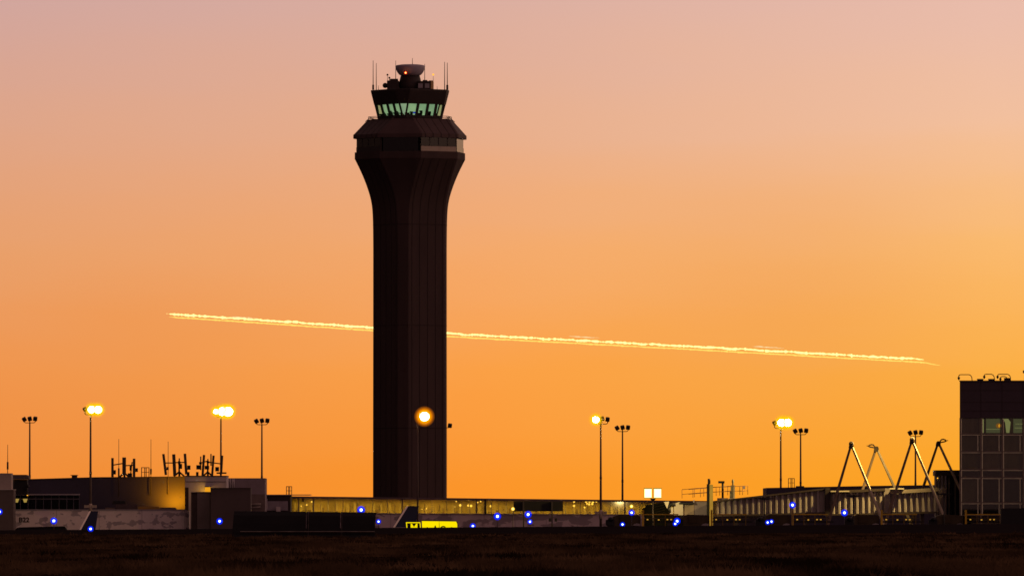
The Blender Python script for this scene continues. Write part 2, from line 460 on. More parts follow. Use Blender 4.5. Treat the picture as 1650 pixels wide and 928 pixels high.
mb = MB(); mb.loft([octo(ca(y) - 9, y, w=FW * .8)[0] for y in (187.5, 168.7)], cap0=False, cap1=False); mb.build('cab_glow_drum', lit_cab, tower)  # added glowing drum, stands in for the light inside the cab
pane_m = glass("cab_glass", (.85, 1, .9), .92, ior=1.35)
mul = MB()
for k in range(4):
    ed = [0, .25, .5, .75, 1.0] if k % 2 else [0, .30, .57, .80, 1.0]
    for i in range(4):
        a0, a1 = ca(187.2) - .8, ca(169) - .8
        facepatch(a0, 187.2, 169, k, ed[i] + .01, ed[i + 1] - .01, 'cab_window', pane_m, apx1=a1, thick=.06)
    for u in ed:
        u0, u1 = max(0, u - .028), min(1, u + .028)
        facepatch(ca(187.3) - .4, 187.4, 168.9, k, u0, u1, 'cab_mullion', cab_dark, apx1=ca(168.9) - .4, thick=.35)
a0, _ = octo(ca(187.3) - .7, 187.3); a1, _ = octo(ca(169) - .7, 169)
for k in range(4):
    i, j = 2 * k + 1, (2 * k + 2) % 8
    mb = MB(); mb.add([a0[i], a0[j], a1[j], a1[i]], [(0, 1, 2, 3)]); mb.build('cab_corner_window', pane_m, tower)
mb = MB()
for k in (0, 3):
    for u, w, h in ((.05, .1, 2), (.19, .05, 4), (.33, .12, 2), (.47, .05, 6), (.6, .1, 3), (.7, .04, 5), (.86, .08, 2)):
        u += random.uniform(-.03, .03)
        q = facepatch(ca(187) - 5, 187.2, 187.2 - h, k, u, u + w, None, None, apx1=ca(187 - h) - 5, thick=.4); mb.add(q.v, q.f)
        q = facepatch(ca(187 - h) - 5, 187.6 - h, 185.5 - h, k, u - .03, u + w * .8, None, None, apx1=ca(185 - h) - 5, thick=.3); mb.add(q.v, q.f)
mb.build('control_consoles', black_metal, tower)
scr = emit("blue_console_screen", (.03, .06, .6), .8)
facepatch(ca(183) - 4, 184.6, 182, 0, .23, .29, 'console_screen', scr, thick=.1)
# roof plant
def tx(zx): return X(540 + zx / 4.642, TD)
def tz(zy): return Z(80 + zy / 4.642, TD)
mb = MB()
mb.box(tx(388), tx(478), TD - 3, TD + 3, tz(312), tz(238)); mb.box(tx(410), tx(470), TD - 2.6, TD + 2.6, tz(239), tz(222)); mb.box(tx(392), tx(428), TD - 1.5, TD + 1.5, tz(240), tz(233))
mb.build('plant_cabin', cab_dark, tower)
mb = MB(); mb.lathe((tx(561), TD, 0), [(M(20, TD), tz(312)), (M(19, TD), tz(262)), (M(17.5, TD), tz(236)), (M(16.5, TD), tz(215)), (M(15, TD), tz(190))], 24); mb.build('radome_drum', cab_dark, tower)
mb = MB(); cz = tz(195); rr = M(24, TD); hh = tz(122) - cz
mb.lathe((tx(561), TD, 0), [(rr * .62, cz), (rr * .74, cz + hh * .1), (rr * .86, cz + hh * .32), (rr * .95, cz + hh * .58), (rr, cz + hh * .9), (rr, cz + hh), (rr * .92, cz + hh * 1.07), (rr * .6, cz + hh * 1.14), (rr * .05, cz + hh * 1.17)], 32)
mb.build('radome_bowl', radome_m, tower)
mb = MB(); mb.ball((tx(374), TD - 1, tz(270)), M(4.3, TD), .5); mb.tube((tx(374), TD - 1, tz(270)), (tx(395), TD - 1, tz(268)), .25); mb.build('microwave_dish', cab_dark, tower)
mb = MB(); mb.box(tx(620), tx(716), TD - 3.2, TD + 3, tz(312), tz(240)); mb.box(tx(655), tx(690), TD - 3, TD + 2.5, tz(241), tz(232)); mb.box(tx(700), tx(730), TD - 2, TD + 2.5, tz(241), tz(234)); 
for a, b in ((622, 656), (672, 706)): pass
cabin = mb.build('equipment_cabin', cab_dark, tower)
for a, b in ((622, 656), (672, 706)):
    mb = MB(); mb.box(tx(a), tx(b), TD - 3.3, TD - 3.203, tz(292), tz(258)); mb.build('louvre', grey_m, cabin)
mb = MB(); mb.box(tx(716.4), tx(736), TD - 2.9, TD + 2.4, tz(298), tz(238)); mb.build('lit_cabin_side', mat("yellow_lit_side", (.7, .5, .22), .6), cabin)  # yellow light on the cabin's right side, put into its colour
for zx, z0, z1, r in ((283, 300, 80, .10), (306, 300, 98, .09), (452, 222, 80, .08), (577, 125, 62, .08), (669, 234, 105, .08), (818, 302, 88, .10), (838, 302, 95, .11), (390, 240, 186, .06), (762, 302, 270, .06), (323, 304, 268, .06), (733, 236, 186, .05), (404, 240, 208, .09), (545, 122, 108, .05)):
    mb = MB(); y_ = TD - .5 + (zx % 7) * .4
    mb.tube((tx(zx), y_, tz(z0)), (tx(zx), y_, tz(z1)), r, r * .55, n=6)
    if zx in (283, 838): mb.tube((tx(zx), y_, tz(z0)), (tx(zx), y_, tz(262)), r * 2.1, n=6)
    if zx in (390, 404): mb.ball((tx(zx), y_, tz(z1)), .22)
    mb.build('whip_antenna', dark_metal, tower)
red_m = emit("red_obstruction_glass", (1, .02, .0), .9, .35); red_c = emit("red_obstruction_bulb", (1, .35, .08), 14)
amb_m = emit("amber_glass", (1, .42, .03), 1.6, .3); amb_c = emit("amber_bulb", (1, .8, .4), 4)
rl = MB().ball((tx(528), TD - 4.0, tz(180)), .36).build('obstruction_lamp', red_m, tower); MB().ball((tx(528), TD - 4.0, tz(180)), .16).build('bulb', red_c, rl)
MB().tube((tx(528), TD - 3.9, tz(184)), (tx(528), TD - 2, tz(196)), .08).build('lamp_arm', dark_metal, rl)
MB().ball((tx(733), TD + .6, tz(186)), .22).build('amber_lamp', amb_m, tower)

# ------------------------------------------------------------------ glowing twin streak high behind the tower
SD = 3600.0
streak = thing('light_streak', (X(880, SD), SD, Z(545, SD)), 'pair of thin wavering yellow-white light streaks slanting across the orange sky', 'light streak')
def ykey(px): return np.interp(px, [268, 600, 720, 1115, 1490, 1520], [505.5, 527.8, 537.3, 558.2, 579.2, 585])
def streak_line(x0, x1, off, amp, rpx, name, m, jit=1.0, step=2.2):
    xs = np.arange(x0, x1, step); w = np.cumsum(rng.normal(0, .42, len(xs))); w -= np.convolve(np.pad(w, 12, mode='edge'), np.ones(25) / 25, mode='valid'); w = np.clip(w, -1.4, 1.4) * amp
    rings = []; n = 6
    for i, px in enumerate(xs):
        taper = min(1, (i + 1) / 6, (len(xs) - i) / 14 + .15)
        r = M(rpx, SD) * (1 + .38 * rng.normal() * jit) * taper; r = max(.03, r)
        c = Vector((X(px, SD), SD, Z(float(ykey(px)) + off + w[i], SD)))
        rings.append([c + Vector((0, r * math.cos(2 * math.pi * k / n), r * math.sin(2 * math.pi * k / n))) for k in range(n)])
    mb = MB(); mb.loft(rings, sm=True); return mb.build(name, m, streak)
s_hot = emit("streak_hot", (1, .90, .30), 1.5); s_dim = emit("streak_amber", (1, .72, .14), 1.1); s_pale = emit("streak_pale", (1, .80, .42), 1.0)
streak_line(268, 1491, 0, .6, 1.55, 'bright_streak', s_hot)
streak_line(272, 1517, 4.8, .3, 1.1, 'faint_streak', s_dim, .6)
for a, b, o in ((372, 417, -2.2), (917, 966, -6), (1213, 1264, -5.5)): streak_line(a, b, o, .4, .65, 'short_streak', s_pale, .9)

# ------------------------------------------------------------------ floodlight masts
lamp_core = emit("sodium_flood_core", (1, .97, .80), 70.0); lamp_rim_glow = emit("sodium_flood_glow", (1, .74, .0), 1.2, .4); lamp_mid = emit("sodium_flood_middle_glow", (1, .52, .0), 1.0, .68); lamp_out = emit("sodium_flood_outer_glow", (1, .50, .0), 1.0, .80)
glow_gold = [emit("sodium_glow_gold", (1, g_, 0), 1.1, c_) if i == 0 else emit("sodium_glow_gold_%s" % n_, (1, g_, 0), 1.1, c_) for i, (n_, g_, c_) in enumerate((("core", .78, .45), ("inner", .70, .60), ("middle", .62, .72), ("outer", .56, .82), ("rim", .52, .89), ("edge", .50, .94)))]
glow_deep = [emit("sodium_glow_deep_%s" % n_, (1, g_, 0), 1.1, c_) for n_, g_, c_ in (("core", .66, .40), ("inner", .48, .55), ("middle", .36, .68), ("outer", .30, .79), ("rim", .26, .87), ("edge", .24, .93))]
def mast(label, px, ybr, d, heads, base_flood=False, rb=.30, rt=.16, warm=False, mid=True):
    t = thing('light_mast', (X(px, d), d, APRON), label, 'light mast', 'floodlight masts on the airport apron')
    zb = Z(ybr, d); x = X(px, d)
    mb = MB(); mb.tube((x, d, APRON), (x, d, zb), rb, rt, n=10)
    if mid:
        zm = APRON + (zb - APRON) * .55; mb.tube((x, d, zm - .3), (x, d, zm + .3), rb * .85, n=10)
    mb.tube((x, d, APRON), (x, d, APRON + .4), rb * 2.2, n=10)
    mb.build('pole', pole_m, t)
    mb = MB(); xs = [X(px + h[0], d) for h in heads]
    xl, xr = min(xs), max(xs); up = M(4, d)
    def yb(u): return d
    mb.path([(xl, d, zb + up), (xl, d, zb + up * .45), (xl + up * .35, d, zb + up * .08), (xl + up * .8, d, zb), (xr - up * .8, d, zb), (xr - up * .35, d, zb + up * .08), (xr, d, zb + up * .45), (xr, d, zb + up)], .09)
    mb.tube((x, d, zb - .2), (x, d, zb + up), .12); mb.build('bracket', dark_metal, t)
    for i, (dx, dy, lit) in enumerate(heads):
        hx = X(px + dx, d); hz = Z(ybr + dy, d)
        roll = (R(-30), R(-14), R(7))[i % 3]
        mx = Matrix.Translation((hx, d, hz)) @ Matrix.Rotation(roll, 4, 'Y') @ Matrix.Rotation(R(20), 4, 'X')
        mb = MB(); w, h = M(3.4, d), M(3.3, d)
        # tapered housing with a hood and a yoke
        rg = [[mx @ Vector((sx_ * w * q, yy, sz * h * q)) for sx_, sz in ((-1, -.75), (-.7, -1), (.7, -1), (1, -.75), (1, .8), (.75, 1), (-.75, 1), (-1, .8))] for yy, q in ((-.55, .96), (-.5, 1), (.1, .95), (.55, .6))]
        mb.loft([list(reversed(r)) for r in rg])
        mb.box(-w * .9, w * .9, -.85, -.5, h * .92, h * 1.0, mx=mx)
        mb.tube((hx, d, hz - h * .8), (hx, d, zb + up * .6), .1)
        fl = mb.build('floodlight', mat('dark_brown_housing', (.05, .03, .02), .6), t)
        if lit:
            part_label(fl, 'lit sodium floodlight head')
            MB().ball((hx, d - 1.0, hz), M(lit, d) * .96, .5, M(lit * .88, d), 16, 10).build('lamp_lens', lamp_core, fl)
            for i_, (grow, gm) in enumerate(zip((1.0, 2.1, 3.3, 4.7, 6.4, 8.4), glow_deep if warm else glow_gold)):  # oversized translucent shells stand in for the glow around a lit head
                if not warm: grow *= .82
                MB().ball((hx, d - 1.1, hz), M(lit + grow, d), .8 + .1 * i_, M(lit + grow, d), 24, 12).build('lens_glow', gm, fl)
    if base_flood:
        z0 = Z(817 if px < 500 else 827, d)
        mb = MB(); mb.tube((x, d, z0 - M(8, d)), (x, d, z0 + M(6, d)), M(3, d), M(2.4, d), n=10)
        for s in (-1, 1):
            mb.tube((x, d, z0 + .1), (x + s * M(7, d), d, z0 + .1), .1)
            for q in (4.5, 8): mb.box(x + s * M(q, d) - .25, x + s * M(q, d) + .25, d - .5, d + .1, z0 - .1, z0 + .45)
        mb.build('base_cabinet', mat("pale_base_cabinet", (.45, .36, .3), .7), t)
    return t
dk = [(-9, -6, 0), (0, -7, 0), (9, -7, 0)]
mast('far left mast with three dark heads, behind the grey roof unit', 48, 681, 2120, dk)
mast('lit floodlight mast standing before the white wall near the left whip antenna', 146, 668, 1842, [(-9, -9, 0), (2.5, -8, 6.4), (12, -8, 6.6)], True)
mast('brightest lit mast rising behind the rooftop panel antennas', 356, 672, 2100, [(-7.5, -9, 4.4), (3, -9, 7.6), (11.5, -9, 8.4)])
mast('unlit mast beside right end of the pale block with the rooftop antennas', 422, 684, 2120, dk)
mast('slender lit mast standing directly in front of the control tower shaft', 673, 682, 1938, [(11, -11, 8.0)], rb=.2, rt=.12, warm=True, mid=False)
mast('unlit mast hidden behind the tower, one dark head peeking out', 715.5, 689, 2120, [(-9, -6, 0), (0, -7, 0), (9.5, -4, 0)])
mast('mast with only its left head lit, before the glass concourse', 968, 683, 1938, [(-8, -7, 5.6), (2, -9, 0), (11, -8, 0)], True)
mast('unlit shorter mast just right of the half lit one', 1003, 695, 2120, dk)
mast('lit mast behind the ribbed jet bridge, two glowing heads', 1258, 690, 2080, [(-10, -9, 0), (1.5, -9, 6.8), (10.5, -9, 6.8)])
mast('unlit mast close right of the lit one above the jet bridge', 1290, 700, 2120, dk)
mast('unlit mast between the two right gantry frames', 1475, 703, 2140, dk)

# ------------------------------------------------------------------ left terminal buildings
white_wall = stained("painted_wall_with_flaking", (.82, .70, .67), (.42, .36, .37), .32, .56, (1, 1, 1.9), panel=4.3)
WD = 1850.0
w = thing('painted_wall', (X(160, WD), WD, APRON), 'long pale wall with flaking grey patches and dark B22 gate number', 'wall')
mb = MB(); xr, r_ = X(305, WD), 1.6
ol = [(X(-60, WD), WD), (xr - r_, WD), (xr - r_ * .5, WD + .25), (xr - r_ * .1, WD + .9), (xr, WD + 2.4), (xr, WD + 4), (X(-60, WD), WD + 4)]
zt = Z(822, WD)
mb.loft([[(x, y, APRON) for x, y in ol], [(x, y, zt) for x, y in ol]]); mb.build('wall_panel', white_wall, w)
mb = MB(); mb.box(X(-60, WD), xr - .6, WD - .12, WD + .1, zt + .003, zt + .22); mb.build('coping', grey_m, w)
def text_mesh(body, name, m, parent, x0, x1, z0, z1, y, thick=.04, bold=0.0):
    cu = bpy.data.curves.new(name, 'FONT'); cu.body = body; cu.extrude = thick / 2; cu.offset = bold
    tmp = bpy.data.objects.new(name, cu); COL.objects.link(tmp); bpy.context.view_layer.update()
    me = bpy.data.meshes.new_from_object(tmp.evaluated_get(bpy.context.evaluated_depsgraph_get()))
    COL.objects.unlink(tmp); bpy.data.objects.remove(tmp); bpy.data.curves.remove(cu)
    co = np.array([v.co[:] for v in me.vertices]); lo, hi = co.min(0), co.max(0)
    mb = MB()
    vs = [(x0 + (c[0] - lo[0]) / (hi[0] - lo[0]) * (x1 - x0), y - (c[2] - lo[2]), z0 + (c[1] - lo[1]) / (hi[1] - lo[1]) * (z1 - z0)) for c in co]
    mb.add(vs, [tuple(p.vertices) for p in me.polygons]); bpy.data.meshes.remove(me)
    return mb.build(name, m, parent)
text_mesh('B22', 'gate_number', black_metal, w, X(31, WD), X(47.5, WD), Z(841, WD), Z(833, WD), WD - .02, bold=.03)

b = thing('corner_block', (X(8, 1838), 1838, APRON), 'grey rendered block at the far left edge with stepped top', 'building')
mb = MB(); mb.box(X(-90, 1838), X(22, 1838), 1838, 1846, APRON, Z(789, 1838)); mb.build('lower_wall', mat("brown_grey_render", (.12, .09, .085), .85, .12), b)
mb = MB(); mb.box(X(-90, 1838), X(17.5, 1838), 1840, 1846, Z(788.9, 1838), Z(762, 1838)); mb.build('upper_wall', mat("light_grey_render", (.36, .29, .27), .85, .12), b)
mb = MB(); mb.box(X(-90, 1838), X(22.6, 1838), 1837.8, 1846.2, Z(789, 1838) + .003, Z(788, 1838)); mb.build('ledge', lilac_wall, b)
def whip(px, y0, y1, d, label, knob=None, r=.08):
    o = thing('whip_antenna', (X(px, d), d, Z(y0, d)), label, 'antenna', 'thin whip antennas on the roofs')
    mb = MB(); mb.tube((X(px, d), d, Z(y0, d)), (X(px, d), d, Z(y1, d)), r, r * .55, n=6); mb.build('rod', dark_metal, o)
    if knob: mb = MB(); mb.tube((X(px, d), d, Z(knob[0], d)), (X(px, d), d, Z(knob[1], d)), r * 2.3, n=8); mb.build('mount', dark_metal, o)
    return o
whip(12.5, 762, 716, 1843, 'thin antenna on the far left grey block', (756, 744))
u = thing('rooftop_unit', (X(33, 1856), 1856, Z(795, 1856)), 'dark hooded ventilation unit beside the grey corner block', 'ventilation unit')
mb = MB(); D = 1856
mb.prism([(X(18, D), Z(797, D)), (X(44, D), Z(797, D)), (X(44, D), Z(772, D)), (X(18, D), Z(772, D))], D, D + 4); mb.build('housing', black_metal, u)
mb = MB(); mb.prism([(X(18, D), Z(771.8, D)), (X(47, D), Z(771.8, D)), (X(47, D), Z(768, D)), (X(43, D), Z(764.5, D)), (X(18, D), Z(764.5, D))], D - 1, D + 4); mb.build('hood', mat("grey_sheet_hood", (.1, .075, .075), .7), u)
mb = MB(); mb.ball((X(45, D), D - .6, Z(783, D)), M(2.6, D), .4); mb.tube((X(40, D), D - .5, Z(790, D)), (X(45, D), D - .5, Z(783, D)), .2); mb.build('exhaust_bend', black_metal, u)

HD = 1870.0
h = thing('terminal_hall', (X(180, HD), HD, APRON), 'long low dark terminal hall with strip window behind the white wall', 'building')
mb = MB(); mb.prism([(X(18, HD), APRON), (X(298, HD), APRON), (X(298, HD), Z(767.5, HD)), (X(150, HD), Z(769, HD)), (X(46, HD), Z(772, HD)), (X(18, HD), Z(772.5, HD))], HD, HD + 20); mb.build('hall_wall', dusk_wall, h)
mb = MB(); mb.prism([(X(46, HD), Z(772.6, HD)), (X(150, HD), Z(769.6, HD)), (X(298.6, HD), Z(768.2, HD)), (X(298.6, HD), Z(767, HD)), (X(150, HD), Z(768.4, HD)), (X(46, HD), Z(771.4, HD))], HD - .15, HD + 20.1); mb.build('parapet', dark_metal, h)
sw = MB()
sw.box(X(18, HD), X(129, HD), HD - 1.2, HD - .004, Z(797.4, HD), Z(795.4, HD)); sw.build('window_canopy', grey_m, h)
dg = glass("dark_strip_glass", (.2, .22, .25), .5, ior=1.2)
mb = MB(); mb.box(X(22, HD), X(128, HD), HD - .06, HD - .003, Z(821, HD), Z(797.6, HD)); back = mb.build('strip_reveal', black_metal, h)
xs = [22, 33, 45.5, 58, 70.5, 83, 95.5, 108, 119, 128]
for a, b_ in zip(xs, xs[1:]):
    mb = MB(); mb.box(X(a + .5, HD), X(b_ - .5, HD), HD - .14, HD - .1, Z(821, HD), Z(804.5, HD)); mb.build('window', dg, h)
for a, b_ in ((22, 45.5), (45.5, 70.5), (70.5, 95.5), (95.5, 128)):
    mb = MB(); mb.box(X(a + .5, HD), X(b_ - .5, HD), HD - .14, HD - .1, Z(802.6, HD), Z(798, HD)); mb.build('clerestory_window', dg, h)
mb = MB()
fm = mat("blue_grey_mullion", (.12, .11, .14), .6)
for a in xs: mb.box(X(a - .45, HD), X(a + .45, HD), HD - .3, HD - .15, Z(821, HD), Z(797.7, HD))
mb.box(X(22, HD), X(128, HD), HD - .28, HD - .16, Z(804.4, HD), Z(802.7, HD)); mb.build('window_frame', fm, h)
glow_m = emit("lit_wall_lamp_shade", (.36, .24, .05), 1.0)
for px, wv in ((27, 4.2), (41, 3.8)):
    mb = MB(); mb.prism([(X(px - wv * .5, HD), Z(809, HD)), (X(px + wv * .5, HD), Z(809, HD)), (X(px + wv, HD), Z(803.2, HD)), (X(px - wv, HD), Z(803.2, HD))], HD - .5, HD - .31); mb.build('lamp_shade', glow_m, h)
for px in (22.6, 45): MB().ball((X(px, HD), HD - 1.4, Z(797.4, HD)), M(1.1, HD)).build('canopy_lamp', amb_m, h)
# end of the hall, pale fascia block and set-back wing
e = thing('plant_room', (X(330, 1866), 1866, APRON), 'pale fascia block lit yellow below, under the middle antennas', 'building')
mb = MB(); mb.box(X(298.3, 1866), X(365, 1866), 1866, 1880, APRON, Z(767, 1866)); mb.build('block_wall', lilac_wall, e)
mb = MB(); mb.box(X(298.3, 1866), X(365.5, 1866), 1865.8, 1880, Z(767, 1866) + .003, Z(765.9, 1866)); mb.build('parapet', dark_metal, e)
mb = MB(); mb.box(X(298.3, 1866), X(364.6, 1866), 1865.9, 1865.997, Z(776.2, 1866), Z(775.5, 1866)); mb.box(X(298.3, 1866), X(304, 1866), 1865.85, 1865.99, APRON, Z(785, 1866)); mb.build('cladding_joint', joint, e)
wg = thing('set_back_wing', (X(396, 1885), 1885, APRON), 'mauve grey wing with flat roof right of the antenna block', 'building')
mb = MB(); mb.box(X(365.6, 1885), X(427, 1885), 1885, 1900, APRON, Z(770, 1885)); mb.build('wing_wall', mat("mauve_panel_wall", (.24, .19, .21), .8, .1), wg)
mb = MB(); mb.box(X(404, 1885), X(427.3, 1885), 1884.8, 1884.995, APRON, Z(796, 1885)); mb.build('lower_cladding', mat("brown_lower_wall", (.15, .11, .1), .8), wg)
mb = MB()
for a in (367.5, 371, 374.5, 377): mb.tube((X(a, 1884), 1884.4, Z(790, 1884)), (X(a, 1884), 1884.4, Z(770.5, 1884)), .12, n=6)
mb.path([(X(367, 1884), 1884.4, Z(771, 1884)), (X(373, 1884), 1884.4, Z(780, 1884)), (X(377, 1884), 1884.4, Z(772, 1884))], .1); mb.build('duct_frame', lilac_wall, wg)
mb = MB(); mb.tube((X(404, 1884), 1884.3, Z(812, 1884)), (X(421, 1884), 1884.3, Z(812, 1884)), .2); mb.tube((X(406, 1884), 1884.3, Z(818, 1884)), (X(420, 1884), 1884.3, Z(816, 1884)), .15); mb.build('wall_pipe', tan_wall, wg)
tb = thing('tan_shed', (X(323, 1844), 1844, APRON), 'narrow tan box shed between the white wall and dark cube', 'shed')
mb = MB(); mb.box(X(308, 1844), X(340, 1844), 1844, 1852, APRON, Z(793, 1844)); mb.build('shed_wall', mat("dark_tan_render", (.09, .065, .055), .85), tb)
mb = MB(); mb.box(X(318, 1844), X(338, 1844), 1843.75, 1843.99, APRON, Z(793.6, 1844)); mb.build('shed_door', tan_wall, tb)
mb = MB(); mb.box(X(307.5, 1844), X(340.2, 1844), 1843.6, 1852.2, Z(793, 1844) + .003, Z(792, 1844)); mb.build('roof_edge', beige_m, tb)
db = thing('dark_cube_building', (X(372, 1836), 1836, APRON), 'plain dark brown cube building left of the black blast fence', 'building')
mb = MB(); mb.box(X(339.5, 1836), X(404, 1836), 1836, 1843, APRON, Z(786.6, 1836)); mb.build('cube_wall', mat("dark_brown_cladding", (.09, .062, .066), .8, .15, .25), db)
mb = MB(); mb.box(X(338.8, 1836), X(404.6, 1836), 1835.8, 1843.2, Z(786.6, 1836) + .003, Z(785.6, 1836)); mb.build('roof_edge', dark_metal, db)
# wall lamp that washes the corner in sodium yellow
wl = thing('wall_lamp', (X(335, 1864), 1864.2, Z(789, 1864)), 'bright amber lamp box above the tan shed roof', 'lamp')
mb = MB(); mb.box(X(330.5, 1864), X(339, 1864), 1863.6, 1864.6, Z(792, 1864), Z(784.5, 1864)); mb.build('lamp_box', emit("amber_lamp_box", (.9, .36, .012), .95), wl)
mb = MB(); mb.box(X(329.8, 1864), X(339.6, 1864), 1863.4, 1865.9, Z(784.5, 1864) + .003, Z(783.2, 1864)); mb.build('lamp_hood', dark_metal, wl)
def omni(name, loc, power, parent, col=(1, .55, .06), r=.5):
    l = bpy.data.lights.new(name, 'POINT'); l.energy = power; l.color = col; l.shadow_soft_size = r
    o = bpy.data.objects.new(name, l); COL.objects.link(o); o.parent = parent; o.location = Vector(loc) - parent.location
sodium('wall_uplight', (X(284, 1866), 1866.2, Z(812, 1866)), (X(280, 1870), 1870, Z(794, 1870)), 6500, wl, R(150), 1.0, (1, .39, .005), .3)
omni('wall_lamp_light', (X(331, 1867), 1864.6, Z(790, 1862)), 90, wl)

mb = MB(); ub = thing('utility_box', (X(446, 1900), 1900, APRON), 'dark box cabin with pale recessed panel at the concourse end', 'cabin')
mb.box(X(427.4, 1900), X(468, 1900), 1900, 1912, APRON, Z(797.5, 1900)); mb.build('cabin_wall', cab_dark, ub)
mb = MB(); mb.box(X(430, 1900), X(464, 1900), 1899.8, 1899.99, Z(822, 1900), Z(807, 1900)); mb.build('recessed_panel', mat("mauve_panel", (.26, .22, .25), .8), ub)
mb = MB(); mb.box(X(428, 1900), X(431, 1900), 1899.5, 1899.79, Z(820, 1900), Z(803, 1900)); mb.build('pale_trim', lilac_wall, ub); mb = MB(); mb.box(X(445, 1900), X(452, 1900), 1899.5, 1899.79, Z(824, 1900), Z(816, 1900)); mb.build('pale_trim', lilac_wall, ub)
mb = MB(); mb.box(X(427, 1900), X(500, 1900), 1899.7, 1912, Z(797.5, 1900) + .003, Z(796.3, 1900)); mb.build('roof_edge', grey_m, ub)

# rooftop antennas
def array(label, cx, ybase, d, panels, bars, boxes, tripod):
    t = thing('panel_antenna_array', (X(cx, d), d, Z(ybase, d)), label, 'antenna array', 'cell antenna clusters on the terminal roof')
    for px, yt, yb_, wpx, tilt in panels:
        mx = Matrix.Translation((X(px, d), d - .4, Z((yt + yb_) / 2, d))) @ Matrix.Rotation(R(tilt), 4, 'Y')
        hh = M((yb_ - yt) / 2, d); ww = M(wpx / 2, d)
        mb = MB(); mb.box(-ww, ww, -.3, .1, -hh, hh, mx=mx); mb.box(-ww * .85, ww * .85, -.36, -.301, -hh * .97, hh * .97, mx=mx)
        mb.tube(mx @ Vector((0, .25, -hh)), mx @ Vector((0, .25, hh * .8)), .1, n=6); mb.build('antenna_panel', mat("antenna_plastic", (.07, .055, .04), .6), t)
    mb = MB()
    for x0, x1, y0, y1 in bars: mb.tube((X(x0, d), d, Z(y0, d)), (X(x1, d), d, Z(y1, d)), .13, n=6)
    for cx_, hw, yt in tripod:
        mb.tube((X(cx_, d), d, Z(ybase, d)), (X(cx_, d), d, Z(yt, d)), .18, n=6)
        for s in (-1, 1): mb.tube((X(cx_ + s * hw, d), d, Z(ybase, d)), (X(cx_, d), d, Z(ybase - hw * .9, d)), .2, n=6)
        mb.tube((X(cx_, d), d + 2, Z(ybase, d)), (X(cx_, d), d, Z(ybase - hw, d)), .2, n=6)
    mb.build('frame', dark_metal, t)
    for x0, x1, y0, y1 in boxes:
        mb = MB(); mb.box(X(x0, d), X(x1, d), d - .5, d + .3, Z(y1, d), Z(y0, d)); mb.build('radio_box', black_metal, t)
array('left antenna cluster, three separate dark panels above dark siding', 200, 768.6, 1874,
      [(181.5, 737.5, 768, 4, 0), (200.3, 736.5, 765, 6, 0), (216.3, 738.5, 769, 4.2, 0)], [(182, 200, 749, 746), (200, 217, 750, 749), (210, 213, 768, 744)], [(182.5, 186.8, 757, 764), (218.5, 222.3, 754, 760), (209, 212.5, 750, 758), (206, 213, 762, 768)], [(200.3, 8, 748)])
array('middle antenna cluster above the yellow lit wall corner', 285, 767.4, 1874,
      [(265.5, 731, 765, 4, -7), (281, 731.5, 766, 5.2, -3), (299.3, 730.5, 764, 4.2, -4)], [(266, 281, 745.5, 745.5), (281, 299, 745, 744.5), (289, 289, 767, 738)], [(268.5, 272, 752, 757), (302, 307, 749.5, 756.5), (301, 305.5, 760, 767), (287, 291, 743, 748), (290, 293.5, 747, 755)], [(288.8, 8.5, 742)])
array('right antenna cluster crowded with boxes on the pale block', 340, 767.2, 1874,
      [(327.8, 732.5, 766, 3.8, 4), (343.2, 733.5, 766, 3.6, 4), (357.3, 733.5, 763, 3.8, 3)], [(324, 336, 745.5, 742), (334, 356, 744, 747), (335, 335, 767, 739), (323.5, 323.5, 757, 735), (340, 340, 750, 731)], [(316.5, 323.5, 749, 756), (316, 320, 760, 767), (330, 337, 750, 756), (347, 353, 752, 759), (321, 325, 744, 748), (333, 337.5, 742.5, 746), (349, 365, 760.5, 763)], [(334.8, 8, 744)])
whip(191.5, 800, 707, 1869.6, 'thin antenna rising beside the left panel cluster', (768, 754))
whip(243.3, 798, 707.5, 1869.6, 'thin antenna standing between the left and middle panel clusters', (764, 755))
whip(271, 797, 711, 1869.6, 'thin antenna standing within the middle panel cluster')
def hatch(px0, px1, y0, y1, d, label):
    t = thing('roof_hatch_rail', (X((px0 + px1) / 2, d), d, Z(y1, d)), label, 'roof railing', 'small railing cages at roof hatches')
    mb = MB(); x0, x1 = X(px0, d), X(px1, d)
    for yy in (d, d + 1.4):
        for q in (0, .42, .62, 1): mb.tube((x0 + (x1 - x0) * q, yy, Z(y1, d) - .1), (x0 + (x1 - x0) * q, yy, Z(y0, d)), .06, n=5)
        mb.tube((x0, yy, Z(y0, d)), (x1, yy, Z(y0, d)), .07, n=5); mb.tube((x0, yy, Z((y0 + y1) / 2, d)), (x1, yy, Z((y0 + y1) / 2, d)), .05, n=5)
    for q in (0, 1): mb.tube((x0 + (x1 - x0) * q, d, Z(y0, d)), (x0 + (x1 - x0) * q, d + 1.4, Z(y0, d)), .07, n=5)
    mb.build('rail', dark_metal, t)
hatch(228, 240, 753, 768, 1874, 'small railing cage beside the left antenna cluster')
hatch(461.5, 470, 783.5, 797, 1903, 'small railing cage on the dark cabin by the glass concourse')
hatch(1270.5, 1280, 770.5, 784.5, 2056, 'small railing cage on the dark warehouse roof at right')
rv = thing('roof_vent', (X(120, 1876), 1876, Z(769.5, 1876)), 'low square vent on the terminal hall roof', 'vent')
mb = MB(); mb.box(X(116, 1876), X(124.5, 1876), 1875, 1877, Z(770.5, 1876), Z(765.6, 1876)); mb.build('vent_body', dark_metal, rv)
mb = MB(); mb.box(X(114, 1876), X(126, 1876), 1874.6, 1877.4, Z(765.6, 1876) + .003, Z(764.8, 1876)); mb.build('vent_cap', dark_metal, rv)
